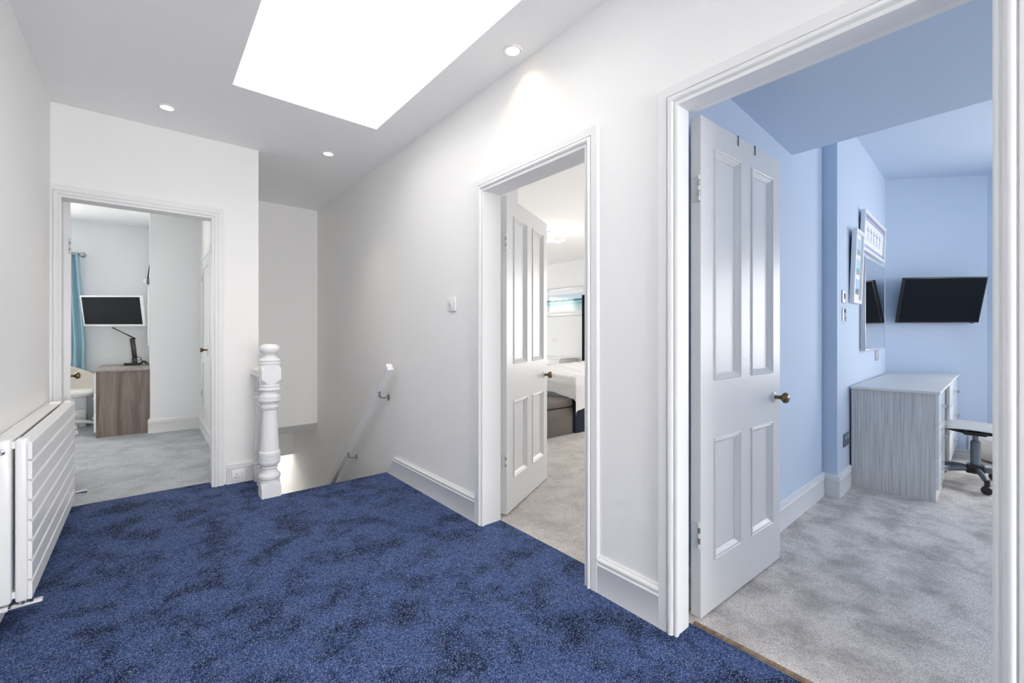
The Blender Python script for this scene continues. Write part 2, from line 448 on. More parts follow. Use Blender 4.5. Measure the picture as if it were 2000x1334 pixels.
def window(name, label, c, axis, half, z0, z1, depth, pane='room_glass'):
    """frame, mullion and pane in an opening; axis 'x' = window lies in a plane of constant x"""
    e = structure(empty(name, (*c, z0)), label, 'window')
    def B(n, s0, s1, za, zb, d, m):
        if axis == 'x': o = box(n, c[0]-d, c[0]+d, c[1]+s0, c[1]+s1, za, zb, m)
        else: o = box(n, c[0]+s0, c[0]+s1, c[1]-d, c[1]+d, za, zb, m)
        adopt(o, e)
    f = 0.05
    B('jamb', -half, -half+f, z0, z1, depth, M['trim']); B('jamb', half-f, half, z0, z1, depth, M['trim'])
    B('head', -half+f, half-f, z1-f, z1, depth, M['trim']); B('sill', -half+f, half-f, z0, z0+f, depth, M['trim'])
    B('meeting_rail', -half+f, half-f, (z0+z1)/2-0.02, (z0+z1)/2+0.02, depth*0.7, M['trim'])
    B('pane', -half+f, half-f, z0+f, (z0+z1)/2-0.02, 0.003, M[pane])
    B('pane', -half+f, half-f, (z0+z1)/2+0.02, z1-f, 0.003, M[pane])
    return e
window('fill_window_6', 'window added out of view behind the camera to brighten the landing', ((RW0+RW1)/2, YB-0.05), 'y', (RW1-RW0)/2, RZ0, RZ1, 0.03, 'glass')  # added unseen opening that brightens the landing from behind
portal('portal_landing', ((RW0+RW1)/2, YB-0.09, (RZ0+RZ1)/2), (R(90), 0, 0), RW1-RW0, RZ1-RZ0)
window('window_2', 'sash window of the far room beside the blue curtain, out of view', ((WL0+WL1)/2, LRY+0.1), 'y', (WL1-WL0)/2, 0.85, 2.12, 0.03)
portal('portal_far_room', ((WL0+WL1)/2, LRY+0.19, 1.485), (R(-90), 0, 0), WL1-WL0, 1.27)

# ---- blue room
def w1(x): return 0.932 + 0.0148*(x-2.73)
P_W2 = (3.61, 0.860); D_W2 = (2.01, 0.085)            # wall with the mirror
P_CW = (5.62, 0.945); D_CW = (0.675, -0.738)          # canted wall with the television
CWE = (6.22, 0.289)
BY0 = -3.0
structure(prism('wall_blue_room_left', [(XRB, w1(XRB)), (3.62, w1(3.62)), (3.61, 0.860), P_CW, CWE, (6.42, 0.289), (6.42, 1.10), (XRB, 1.10)], -0.2, ZT, M['blue']),
          'light blue wall behind the open door, stepping forward and turning behind the television', 'wall')
structure(box('wall_blue_room_door_side', XRB, XRB+0.006, BY0, B0-0.01, 0, ZT, M['blue']), 'blue painted wall around the blue room doorway, out of view', 'wall')
WF0, WF1, WFZ0, WFZ1 = 3.9, 5.0, 0.9, 2.1
structure(boxes('wall_blue_room_right', [(XRB, WF0, BY0-0.1, BY0, -0.2, ZT), (WF1, 6.42, BY0-0.1, BY0, -0.2, ZT), (WF0, WF1, BY0-0.1, BY0, -0.2, WFZ0), (WF0, WF1, BY0-0.1, BY0, WFZ1, ZT)], M['blue']), 'blue wall on the far side of the blue room, out of view', 'wall')
WB0, WB1, WBZ0, WBZ1 = -1.75, -0.40, 0.60, 2.05
structure(boxes('wall_blue_room_window', [(6.22, 6.42, BY0, WB0, -0.2, ZT), (6.22, 6.42, WB1, 0.289, -0.2, ZT),
    (6.22, 6.42, WB0, WB1, -0.2, WBZ0), (6.22, 6.42, WB0, WB1, WBZ1, ZT)], M['blue']), 'blue window wall at the far end of the blue room', 'wall')
window('fill_window_7', 'sash window added out of view to light the mirror and television walls', ((WF0+WF1)/2, BY0-0.05), 'y', (WF1-WF0)/2, WFZ0, WFZ1, 0.03)  # added unseen opening, evens out daylight on the blue walls
portal('portal_blue_room', ((WF0+WF1)/2, BY0-0.09, (WFZ0+WFZ1)/2), (R(90), 0, 0), WF1-WF0, WFZ1-WFZ0)
window('window_3', 'sash window of the blue room, out of view', (6.33, (WB0+WB1)/2), 'x', (WB1-WB0)/2, WBZ0, WBZ1, 0.03)
portal('portal_blue_room', (6.41, (WB0+WB1)/2, (WBZ0+WBZ1)/2), (0, R(90), 0), WBZ1-WBZ0, WB1-WB0)
structure(box('ceiling_blue_room', 2.9, 6.42, BY0, 1.0, 2.65, 2.75, M['blue']), 'pale blue ceiling at the far end of the blue room', 'ceiling')
bm = bmesh.new(); t = bmesh.new()
pr = [(XRB, 2.25), (2.984, 2.193), (2.984, ZT), (XRB, ZT)]
a = [t.verts.new((x, BY0, z)) for x, z in pr]; b = [t.verts.new((x, 0.96, z)) for x, z in pr]
t.faces.new(a); t.faces.new(b[::-1])
for i in range(4): t.faces.new((a[i], b[i], b[(i+1) % 4], a[(i+1) % 4]))
merge(bm, t)
structure(finish(bm, 'ceiling_blue_room_soffit', M['blue'], smooth=False), 'low blue dropped soffit just inside the blue room doorway', 'ceiling')
structure(prism('floor_blue_room', [(1.605, B0), (1.605, B1), (1.582, B1), (1.582, 0.93), (XRB, 0.93), (XRB, w1(XRB)), (3.62, w1(3.62)), (3.61, 0.86), P_CW, CWE, (6.22, BY0), (XRB, BY0), (XRB, B0)], -0.1, 0.0, M['carpet_room']),
          'mottled grey carpet of the blue room', 'floor')

# ---- bedroom
BX1, BYN, BYF = 6.38, 1.12, 8.1
structure(boxes('wall_bedroom_left', [(XRB, 6.42, 1.10, BYN, -0.2, ZT)], M['wall_cool_light']), 'white bedroom wall backing on to the blue room, out of view', 'wall')
structure(box('wall_bedroom_stub', XRB, 2.372, 2.76, 2.88, 0, ZT, M['wall_cool_light']), 'white return wall just behind the open bedroom door', 'wall')
WD0, WD1, WDZ0, WDZ1 = 1.55, 3.15, 0.62, 2.15
WE0, WE1 = 3.6, 4.7
structure(boxes('wall_bedroom_window', [(BX1, BX1+0.15, BYN, WD0, -0.2, ZT), (BX1, BX1+0.15, WD1, BYF, -0.2, ZT),
    (BX1, BX1+0.15, WD0, WD1, -0.2, WDZ0), (BX1, BX1+0.15, WD0, WD1, WDZ1, ZT)], M['wall_cool_light']),
    'bright white bedroom wall that carries the wide seascape picture', 'wall')
window('window_4', 'bedroom sash window reflected in the open bedroom door', (BX1+0.08, (WD0+WD1)/2), 'x', (WD1-WD0)/2, WDZ0, WDZ1, 0.03)
window('window_5', 'bedroom sash window nearer the dresser, out of view', ((WE0+WE1)/2, BYF+0.05), 'y', (WE1-WE0)/2, WDZ0, WDZ1, 0.03)
portal('portal_bedroom', (BX1+0.145, (WD0+WD1)/2, (WDZ0+WDZ1)/2), (0, R(90), 0), WDZ1-WDZ0, WD1-WD0)
portal('portal_bedroom', ((WE0+WE1)/2, BYF+0.095, (WDZ0+WDZ1)/2), (R(-90), 0, 0), WE1-WE0, WDZ1-WDZ0)
structure(boxes('wall_bedroom_back', [(XRB, WE0, BYF, BYF+0.1, -0.2, ZT), (WE1, BX1+0.15, BYF, BYF+0.1, -0.2, ZT), (WE0, WE1, BYF, BYF+0.1, -0.2, WDZ0), (WE0, WE1, BYF, BYF+0.1, WDZ1, ZT)], M['wall_cool_light']), 'white end wall of the bedroom, out of view', 'wall')
structure(box('ceiling_bedroom', XRB, BX1+0.15, 1.10, BYF, 2.55, 2.65, M['ceil']), 'white bedroom ceiling', 'ceiling')
structure(prism('floor_bedroom', [(1.628, A0), (1.628, A1), (XRB+0.003, BYF), (BX1, BYF), (BX1, BYN), (XRB+0.003, BYN)], -0.1, 0.0, M['carpet_bed']), 'beige grey bedroom carpet', 'floor')

# ---- skirting boards
SK = [(0, 0), (0.018, 0), (0.018, 0.116), (0.0205, 0.119), (0.0205, 0.122), (0.0155, 0.126), (0.0165, 0.131), (0.0190, 0.136), (0.0190, 0.141),
      (0.0165, 0.146), (0.0120, 0.149), (0.0085, 0.151), (0.0085, 0.155), (0.006, 0.158), (0, 0.158)]
def skirting(name, pts, side, label, z0=0.0):
    """pts: plan polyline along the wall face; side = +1 when the room lies left of the direction of travel"""
    path = []
    n = len(pts)
    for i, p in enumerate(pts):
        ns = []
        for a, b in ((i-1, i), (i, i+1)):
            if a >= 0 and b < n:
                d = (Vector(pts[b]) - Vector(pts[a])).normalized()
                ns.append(Vector((-d.y, d.x))*side)
        m = ns[0] if len(ns) == 1 else (ns[0]+ns[1])/(1+ns[0].dot(ns[1]))
        path.append(((p[0], p[1], z0), (m.x, m.y, 0), (0, 0, 1)))
    bm = bmesh.new(); bm_sweep(bm, path, SK)
    return structure(finish(bm, name, M['trim'], ang=0.9), label, 'baseboard')
# right wall: the far piece is cut on the slope where the stair begins
bm = bmesh.new()
path = [((XR, 2.122, 0), (-1, 0, 0), (0, 0, 1)), ((XR, 3.35, 0), (-1, 0, 0), (0, -0.86, 1))]
bm_sweep(bm, path, SK)
structure(finish(bm, 'baseboard_right_far', M['trim'], ang=0.9), 'white baseboard between the bedroom doorway and the stairs', 'baseboard')
skirting('baseboard_right_near', [(XR, 0.912), (XR, 1.208)], 1, 'short white baseboard between the two right-hand doorways')
skirting('baseboard_right_rear', [(XR, YB), (XR, -0.014)], 1, 'white baseboard behind the camera on the right wall, out of view')
skirting('baseboard_left', [(XL, YB), (XL, YE)], -1, 'white baseboard below the radiator')
skirting('baseboard_end', [(0.455, YE), (0.665, YE)], -1, 'short white baseboard with the socket beside the newel post')
skirting('baseboard_far_room', [(0.03, LRY), (0.03, 6.40), (0.50, 6.40), (0.50, 3.97)], -1, 'white baseboard round the projecting wall of the far room')
skirting('baseboard_blue_room', [(XRB+0.01, w1(XRB)), (3.62, w1(3.62)), (3.61, 0.860), (3.975, 0.860+0.365*0.0423)], -1, 'white baseboard of the blue room between the open door and the pale desk')
skirting('baseboard_blue_room_window', [(6.105, 0.4148), CWE, (6.22, BY0)], -1, 'white baseboard below the blue room window wall')
skirting('baseboard_bedroom', [(BX1, BYF), (BX1, BYN)], -1, 'white bedroom baseboard below the picture wall')

# ---- door frames: architrave + lining
AR = [(0.0, 0.0), (0.0, 0.012), (0.004, 0.015), (0.009, 0.015), (0.011, 0.011), (0.014, 0.011), (0.017, 0.018), (0.022, 0.023), (0.028, 0.0245),
      (0.033, 0.023), (0.036, 0.018), (0.037, 0.013), (0.040, 0.013), (0.041, 0.019), (0.0735, 0.019), (0.075, 0.017), (0.075, 0.0)]
def door_frame(name, label, plane, s0, s1, top, depth0, depth1):
    """plane 'x': right wall (out = -x), 'y': end wall (out = -y); s0, s1, top = inner edge of the architrave"""
    e = structure(empty(name, (XR, (s0+s1)/2, 0) if plane == 'x' else ((s0+s1)/2, YE, 0)), label, 'door frame')
    def V(s, z, o): return (XR-o, s, z) if plane == 'x' else (s, YE-o, z)
    def D(s, z, o): return (-o, s, z) if plane == 'x' else (s, -o, z)
    bm = bmesh.new()
    bm_sweep(bm, [(V(s1, 0, 0), D(1, 0, 0), D(0, 0, 1)), (V(s1, top, 0), D(1, 1, 0), D(0, 0, 1)),
                  (V(s0, top, 0), D(-1, 1, 0), D(0, 0, 1)), (V(s0, 0, 0), D(-1, 0, 0), D(0, 0, 1))], AR)
    adopt(finish(bm, 'architrave', M['trim'], ang=0.9), e)
    k = 0.004                                    # reveal between architrave and lining
    L = 0.009
    def B(a0, a1, z0, z1, n='lining', d0=depth0, d1=depth1):
        o = box(n, d0, d1, a0, a1, z0, z1, M['trim']) if plane == 'x' else box(n, a0, a1, d0, d1, z0, z1, M['trim'])
        adopt(o, e)
    B(s0-k-L, s0-k, 0, top+k+L); B(s1+k, s1+k+L, 0, top+k+L); B(s0-k, s1+k, top+k, top+k+L)
    return e
door_frame('trim_3', 'white moulded frame round the bedroom doorway', 'x', 1.281, 2.049, 1.942, XR, XRB+0.004)
door_frame('trim_4', 'white moulded frame round the large blue room doorway', 'x', 0.061, 0.839, 1.955, XR, 1.582)
door_frame('trim_5', 'white moulded frame round the end doorway', 'y', -0.401, 0.364, 1.958, YE, 3.974)
structure(box('trim_6', 1.606, 1.626, B0+0.012, B1-0.012, 0.0, 0.006, M['wood_strip'], bev=0.002), 'thin bare wood threshold strip under the blue room door', 'threshold')

# ================================================================== DOORS
def knob(parent, x, y, z, ydir):
    """turned knob with a rose standing off a door face (local coordinates)"""
    m = Matrix.Rotation(R(90)*(1 if ydir < 0 else -1), 4, 'X')
    k = lathe('knob', [(0.0, 0.068), (0.012, 0.067), (0.021, 0.062), (0.0255, 0.054), (0.025, 0.047), (0.019, 0.040), (0.011, 0.033), (0.009, 0.026), (0.009, 0.008), (0.012, 0.006), (0.012, 0.003)][::-1],
              (x, y, z), M['brass'], parent, 24, m)
    tag(k, 'aged brass turned door knob')
    r = lathe('rose', [(0.026, 0.0), (0.026, 0.003), (0.022, 0.006), (0.013, 0.007)], (x, y, z), M['door'], parent, 24, m)
    return k

def door_leaf(name, label, loc, ang, W=0.755, H=1.965, T=0.04, knob_z=0.81, flip=1):
    e = structure(empty(name, loc, ang), label, 'door')
    z0 = 0.008
    xs = [(0.105, 0.333), (0.437, 0.665)]
    zs = [(0.205, 0.692), (0.927, 1.862)]
    boxes('frame', [(0, 0.105, 0, T, z0, H), (0.665, W, 0, T, z0, H), (0.333, 0.437, 0, T, zs[0][0], zs[0][1]), (0.333, 0.437, 0, T, zs[1][0], zs[1][1]),
                    (0.105, 0.665, 0, T, z0, zs[0][0]), (0.105, 0.665, 0, T, zs[0][1], zs[1][0]), (0.105, 0.665, 0, T, zs[1][1], H)], M['door'], e)
    MP = [(0.0, -0.0), (0.0, 0.004), (0.003, 0.006), (0.006, 0.004), (0.008, 0.0), (0.012, 0.001), (0.020, -0.006), (0.026, -0.011), (0.030, -0.011), (0.030, -0.013), (0.0, -0.013)]
    for a, b in xs:
        for c, d in zs:
            p = box('panel', a, b, 0.013, T-0.013, c, d, M['door'], e)
            bm = bmesh.new()
            for ydir, yb in ((-1, 0.0), (1, T)):
                bm_sweep(bm, [((a, yb, c), (1, 0, 1), (0, ydir, 0)), ((b, yb, c), (-1, 0, 1), (0, ydir, 0)),
                              ((b, yb, d), (-1, 0, -1), (0, ydir, 0)), ((a, yb, d), (1, 0, -1), (0, ydir, 0))], MP, closed=True)
            finish(bm, 'moulding', M['door'], p, ang=0.22)
    knob(e, 0.680, 0.0, knob_z, -1); knob(e, 0.680, T, knob_z, 1)
    for hz in (0.33, 1.68):
        bm = bmesh.new()
        bm_box(bm, -0.0025, 0.0, 0.003, T-0.004, hz-0.05, hz+0.05)
        finish(bm, 'hinge_plate', M['door'], e); bm = bmesh.new()
        for q in (0, 2, 4): bm_lathe(bm, [(0.0055, 0), (0.0055, 0.0185)], (-0.006, 0.004, hz-0.05+q*0.0205), 10)
        finish(bm, 'hinge_knuckle', M['door'], e)
        bm = bmesh.new()
        for q in (1, 3): bm_lathe(bm, [(0.0045, 0), (0.0045, 0.0185)], (-0.006, 0.004, hz-0.05+q*0.0205), 10)
        tag(finish(bm, 'hinge_pin', M['steel'], e), 'bare steel pin of the painted hinge')
    return e
door_leaf('door_1', 'white four-panel bedroom door standing half open beside the stairs', (1.693, 2.073, 0), math.atan2(0.338, 0.679))
door_leaf('door_2', 'large white four-panel door open into the blue room', (1.650, 0.830, 0), math.atan2(-0.023, 0.744))
# far room door: opens back beyond the left jamb
door_leaf('door_3', 'white door of the end doorway swung open, seen by its edge', (-0.375, 3.985, 0), R(96.5), knob_z=0.80)

# ================================================================== LANDING THINGS
# ---- radiator
def radiator():
    e = tag(empty('radiator', (-0.38, 3.06, 0.10)), 'white double radiator with horizontal flat panels on the left wall', 'radiator')
    y0, y1 = 2.415, 3.70
    z0, z1 = 0.118, 0.716
    n = 8
    ph = (z1-z0)/n
    for face, (xa, xb) in enumerate(((-0.3400, -0.3290), (-0.4420, -0.4320))):
        for i in range(n):
            za = z0 + ph*i
            zb = za + ph
            prof = [(xa, za+0.003), (xb-0.002, za+0.002), (xb, za+0.004), (xb, zb-0.013), (xb-0.0015, zb-0.010), (xa+0.003, zb-0.002), (xa, zb-0.002)]
            bm = bmesh.new()
            bm_sweep(bm, [((0, y0, 0), (1, 0, 0), (0, 0, 1)), ((0, y1, 0), (1, 0, 0), (0, 0, 1))], prof)
            adopt(finish(bm, 'panel', M['rad'], ang=0.3), e)
    for xa, xb in ((-0.3740, -0.3401), (-0.4319, -0.3830)):
        for ya in (y0+0.004, y1-0.064):
            adopt(box('collector', xa, xb, ya, ya+0.06, z0-0.004, z1+0.006, M['rad'], bev=0.009, seg=3), e)
    for za in (z1-0.03, z0+0.01): adopt(box('connector', -0.383, -0.374, y0+0.02, y0+0.05, za, za+0.025, M['rad']), e)
    for xa, xb in ((-0.372, -0.342), (-0.430, -0.385)): adopt(box('top_rail', xa, xb, y0+0.064, y1-0.064, z1-0.012, z1-0.004, M['rad']), e)
    v = adopt(lathe('bleed_valve', [(0.011, 0.0), (0.011, 0.004), (0.008, 0.006), (0.004, 0.006)], (-0.407, y0+0.004, z1-0.035), M['chrome'], None, 16, Matrix.Rotation(R(90), 4, 'X')), e)
    # valve across the bottom of the near end and the one at the far end
    bm = bmesh.new()
    bm_tube(bm, [(-0.432, y0+0.022, 0.095), (-0.392, y0+0.022, 0.095)], 0.010)
    adopt(finish(bm, 'pipe', M['rad']), e)
    bm = bmesh.new()
    bm_tube(bm, [(-0.392, y0+0.022, 0.095), (-0.385, y0+0.022, 0.095), (-0.384, y0+0.022, 0.095), (-0.306, y0+0.022, 0.095), (-0.303, y0+0.022, 0.095)], [0.012, 0.012, 0.014, 0.0145, 0.012], 18)
    bm_tube(bm, [(-0.357, y0+0.022, 0.095), (-0.357, y0+0.022, 0.116)], 0.012, 14)
    tag(adopt(finish(bm, 'valve', M['chrome']), e), 'chrome radiator valve')
    adopt(lathe('nut', [(0.013, 0), (0.013, 0.008)], (-0.3835, y0+0.022, 0.095), M['black'], None, 6, Matrix.Rotation(R(-90), 4, 'Y')), e)
    bm = bmesh.new()
    bm_tube(bm, [(-0.432, y1-0.03, 0.170), (-0.320, y1-0.03, 0.170), (-0.275, y1-0.03, 0.172)], [0.009, 0.009, 0.014], 16)
    bm_tube(bm, [(-0.357, y1-0.03, 0.120), (-0.357, y1-0.03, 0.170)], 0.009, 12)
    tag(adopt(finish(bm, 'valve', M['chrome']), e), 'chrome radiator valve')
radiator()

# ---- newel post
def newel():
    e = tag(empty('newel_post', (0.655, 3.397, 0)), 'white turned newel post with ball top at the stair head', 'newel post')
    def sq(n, z0, z1, h, ear):
        """square block whose corners are cut to lamb's tongues at the ends named in ear"""
        t = bmesh.new()
        rows = []
        NS = 160
        zz = sorted(set([z0 + q*0.002 for q in range(23)] + [z1 - q*0.002 for q in range(23)] + [(z0+z1)/2]))
        for z in [q for q in zz if z0 <= q <= z1]:
            rv = 1.0
            for key, dz in (('b', z-z0), ('t', z1-z)):
                if key in ear: rv = min(rv, 0.0600 + 0.0262*(min(1.0, dz/0.042))**1.6)
            ring = []
            for j in range(NS):
                a = 2*math.pi*(j+0.5)/NS
                ring.append(t.verts.new((min(h/max(abs(math.cos(a)), abs(math.sin(a))), rv)*math.cos(a), min(h/max(abs(math.cos(a)), abs(math.sin(a))), rv)*math.sin(a), z)))
            rows.append(ring)
        for A, B in zip(rows, rows[1:]):
            for j in range(NS): t.faces.new((A[j], A[(j+1) % NS], B[(j+1) % NS], B[j]))
        t.faces.new(rows[0][::-1]); t.faces.new(rows[-1])
        finish(t, n, M['trim'], e, ang=0.35)
    sq('plinth', 0.0, 0.105, 0.060, 't')
    sq('block', 0.765, 0.908, 0.060, 'tb')
    def lt(n, prof): lathe(n, prof, (0, 0, 0), M['trim'], e, 40)
    lt('finial', [(0.058, 0.906), (0.066, 0.910), (0.066, 0.916), (0.063, 0.920), (0.063, 0.928), (0.067, 0.932), (0.066, 0.938), (0.055, 0.948), (0.045, 0.955),
                  (0.038, 0.962), (0.036, 0.970), (0.040, 0.978), (0.050, 0.984), (0.058, 0.993), (0.0625, 1.004), (0.0635, 1.014), (0.061, 1.026), (0.052, 1.037), (0.038, 1.044), (0.020, 1.047), (0.0, 1.048)])
    lt('shaft', [(0.060, 0.100), (0.061, 0.108), (0.058, 0.112), (0.060, 0.116), (0.0655, 0.126), (0.067, 0.138), (0.064, 0.150), (0.055, 0.158), (0.052, 0.161), (0.050, 0.170), (0.042, 0.180),
                 (0.041, 0.186), (0.048, 0.190), (0.050, 0.196), (0.046, 0.200), (0.047, 0.206), (0.054, 0.214), (0.062, 0.224), (0.066, 0.236), (0.066, 0.246), (0.0635, 0.248),
                 (0.066, 0.252), (0.066, 0.260), (0.0635, 0.262), (0.066, 0.266), (0.066, 0.274), (0.0635, 0.276), (0.066, 0.280), (0.066, 0.288), (0.0635, 0.290), (0.066, 0.294), (0.065, 0.303),
                 (0.062, 0.309), (0.0585, 0.313), (0.056, 0.36), (0.0525, 0.43), (0.048, 0.51), (0.0445, 0.570), (0.043, 0.594), (0.050, 0.597), (0.0535, 0.602), (0.050, 0.607), (0.057, 0.611), (0.057, 0.617),
                 (0.048, 0.622), (0.047, 0.632), (0.053, 0.642), (0.062, 0.650), (0.067, 0.656), (0.067, 0.662), (0.064, 0.664), (0.067, 0.668), (0.067, 0.675), (0.064, 0.677), (0.067, 0.682), (0.066, 0.690),
                 (0.058, 0.698), (0.052, 0.704), (0.049, 0.715), (0.052, 0.722), (0.064, 0.727), (0.067, 0.733), (0.066, 0.740), (0.060, 0.744), (0.058, 0.752), (0.064, 0.756), (0.064, 0.763), (0.058, 0.770)])
newel()

# ---- banister: handrail and turned balusters between newel and end wall
hr = tag(empty('banister_rail', (0.645, 3.65, 0.80)), 'short white banister handrail between the newel post and the end wall', 'handrail')
HRP = [(-0.034, 0.0), (-0.034, 0.010), (-0.026, 0.018), (-0.030, 0.030), (-0.026, 0.042), (-0.012, 0.048), (0.012, 0.048), (0.026, 0.042), (0.030, 0.030), (0.026, 0.018), (0.034, 0.010), (0.034, 0.0)]
bm = bmesh.new()
bm_sweep(bm, [((0.645, 3.457, 0.807), (1, 0, 0), (0, 0, 1)), ((0.645, YE, 0.807), (1, 0, 0), (0, 0, 1))], HRP)
adopt(finish(bm, 'rail', M['trim'], ang=0.4), hr)
adopt(box('fillet', 0.622, 0.668, 3.457, YE, 0.795, 0.807, M['trim'], bev=0.002), hr)
bal_prof = [(0.0165, 0.12), (0.021, 0.125), (0.021, 0.14), (0.014, 0.15), (0.021, 0.165), (0.021, 0.18), (0.015, 0.19), (0.015, 0.20), (0.021, 0.21), (0.021, 0.25), (0.0195, 0.27), (0.0165, 0.40), (0.0135, 0.58),
            (0.0195, 0.585), (0.0195, 0.592), (0.013, 0.60), (0.020, 0.625), (0.020, 0.640), (0.014, 0.655), (0.020, 0.668), (0.0195, 0.676), (0.016, 0.685), (0.019, 0.69)]
for i, y in enumerate((3.56, 3.675, 3.79)):
    b = tag(empty('baluster', (0.645, y, 0)), ['white turned baluster nearest the newel post', 'white turned baluster in the middle under the short banister', 'white turned baluster nearest the end wall'][i], 'baluster', 'balusters beside the newel post')
    box('foot', -0.02, 0.02, -0.02, 0.02, 0.0, 0.122, M['trim'], b, bev=0.003)
    lathe('spindle', bal_prof, (0, 0, 0), M['trim'], b, 20)
    box('head', -0.02, 0.02, -0.02, 0.02, 0.688, 0.795, M['trim'], b, bev=0.003)

# ---- sloping handrail on the right wall of the stairs
hd = Vector((0, 1.0, -0.90)).normalized()
hrs = tag(empty('stair_handrail', (1.43, 3.17, 0.88)), 'sloping white wall handrail on two steel brackets above the stairs', 'handrail')
p0 = Vector((1.428, 3.165, 0.865)); p1 = p0 + hd*3.3
upv = Vector((0, 0.675, 0.738)).normalized()
upv = (upv - hd*upv.dot(hd)).normalized()
WHP = [(-0.024, -0.030), (0.024, -0.030), (0.024, -0.012), (0.019, -0.006), (0.024, 0.004), (0.024, 0.022), (0.017, 0.030), (-0.017, 0.030), (-0.024, 0.022), (-0.024, 0.004), (-0.019, -0.006), (-0.024, -0.012)]
bm = bmesh.new(); bm_sweep(bm, [(p0, (1, 0, 0), upv), (p1, (1, 0, 0), upv)], WHP)
adopt(finish(bm, 'rail', M['trim'], ang=0.4), hrs)
for s in (0.285, 1.23, 2.30):
    q = p0 + hd*s - upv*0.030
    b = bmesh.new()
    bm_box(b, q.x-0.008, q.x+0.008, q.y-0.014, q.y+0.014, q.z-0.006, q.z+0.006)
    bm_tube(b, [q, q+Vector((0.003, 0, -0.025)), q+Vector((0.012, 0, -0.043)), q+Vector((0.026, 0, -0.050)), (XR-0.004, q.y, q.z-0.050)], 0.0058, 10)
    br = adopt(finish(b, 'bracket', M['steel']), hrs)
    tag(br, 'brushed steel handrail bracket')
    adopt(lathe('rose', [(0.027, 0), (0.027, 0.003), (0.020, 0.005), (0.008, 0.006)], (XR, q.y, q.z-0.050), M['steel'], None, 20, Matrix.Rotation(R(-90), 4, 'Y')), hrs)

# ---- light switch, socket
def wall_plate(name, label, cat, c, ux, n, w, h, material, kind):
    """c: centre on the wall, ux: unit vector along the wall, n: unit vector out of the wall"""
    ux = Vector(ux); n = Vector(n)
    rot = Matrix((ux, n*-1, Vector((0, 0, 1)))).transposed().to_4x4()     # local x along wall, -y out
    e = tag(empty(name, c), label, cat)
    e.rotation_euler = rot.to_euler()
    box('plate', -w/2, w/2, -0.009, 0.0, -h/2, h/2, material, e, bev=0.0025)
    if kind == 'switch':
        bm = bmesh.new(); bm_box(bm, -0.0105, 0.0105, -0.013, -0.0085, -0.016, 0.016, 0.001)
        r = finish(bm, 'rocker', M['plastic'], e); r.rotation_euler = (R(7), 0, 0)
        for x in (-0.030, 0.030): lathe('screw', [(0.0035, 0), (0.0035, 0.001)], (x, -0.009, 0), M['steel'], e, 10, Matrix.Rotation(R(90), 4, 'X'))
    elif kind == 'socket':
        box('rocker', 0.018, 0.030, -0.012, -0.0085, 0.006, 0.030, M['plastic'], e, bev=0.001)
        boxes('pin_slot', [(-0.0125, -0.0085, -0.0094, -0.008, 0.004, 0.014), (-0.0235, -0.0145, -0.0094, -0.008, -0.016, -0.012), (-0.0035, 0.0055, -0.0094, -0.008, -0.016, -0.012)], M['dark'], e)
        box('indicator', 0.020, 0.028, -0.0094, -0.008, -0.010, -0.006, M['ink_grey'], e)
    elif kind == 'double':
        for s in (-0.036, 0.036):
            box('rocker', s-0.006, s+0.006, -0.012, -0.0085, 0.010, 0.030, M['plastic'], e, bev=0.001)
            boxes('pin_slot', [(s-0.002, s+0.002, -0.0096, -0.008, -0.004, 0.004), (s-0.013, s-0.005, -0.0096, -0.008, -0.024, -0.019), (s+0.005, s+0.013, -0.0096, -0.008, -0.024, -0.019)], M['dark'], e)
    elif kind == 'thermostat':
        box('display', -0.026, 0.014, -0.0105, -0.0085, -0.014, 0.024, M['screen'], e, bev=0.001)
        box('button', 0.020, 0.032, -0.0115, -0.0085, -0.024, -0.014, M['silver'], e, bev=0.001)
    return e
wall_plate('light_switch', 'white light switch on the landing wall above the handrail', 'switch', (XR, 2.394, 1.306), (0, -1, 0), (-1, 0, 0), 0.086, 0.086, M['plastic'], 'switch')
wall_plate('wall_socket', 'white single wall socket set in the baseboard near the newel post', 'socket', (0.529, YE-0.018, 0.058), (1, 0, 0), (0, -1, 0), 0.086, 0.086, M['plastic'], 'socket')

# ---- recessed downlights
def downlight(loc, label, power, spot=R(78)):
    e = tag(empty('downlight', loc), label, 'downlight', 'lit recessed downlights in the landing ceiling')
    lathe('bezel', [(0.047, 0.0), (0.047, -0.003), (0.043, -0.006), (0.035, -0.005), (0.033, 0.0)], (0, 0, 0), M['rad'], e, 32)
    lathe('lens', [(0.033, -0.0005), (0.033, -0.003), (0.030, -0.0036)], (0, 0, 0), M['lens'], e, 28)
    l = bpy.data.lights.new('downlight_beam', 'SPOT'); l.energy = power; l.color = (1.0, 0.80, 0.55)
    l.spot_size = spot; l.spot_blend = 1.0; l.shadow_soft_size = 0.02
    o = bpy.data.objects.new('downlight_beam', l); COL.objects.link(o); o.parent = e; o.location = (0, 0, -0.02)
downlight((0.098, 3.48, HC), 'small lit downlight above the end doorway', 7)
downlight((1.094, 3.555, HC), 'small lit downlight over the head of the stairs', 7)
downlight((1.405, 1.673, HC), 'lit downlight close to the right wall throwing a warm glow', 1.8, R(125))

# unseen lamp added to light the hall below the stairs
lh = tag(empty('hall_fill_lamp', (1.08, 7.1, -0.12)), 'unseen round ceiling lamp added to light the hall below the stairs', 'lamp')
lathe('shade', [(0.10, 0.0), (0.10, -0.03), (0.08, -0.05), (0.03, -0.058)], (0, 0, 0), M['led'], lh, 28)
l = bpy.data.lights.new('hall_fill_light', 'POINT'); l.energy = 6; l.color = (1, 0.98, 0.95); l.shadow_soft_size = 0.08
o = bpy.data.objects.new('hall_fill_light', l); COL.objects.link(o); o.parent = lh; o.location = (0, 0, -0.16)

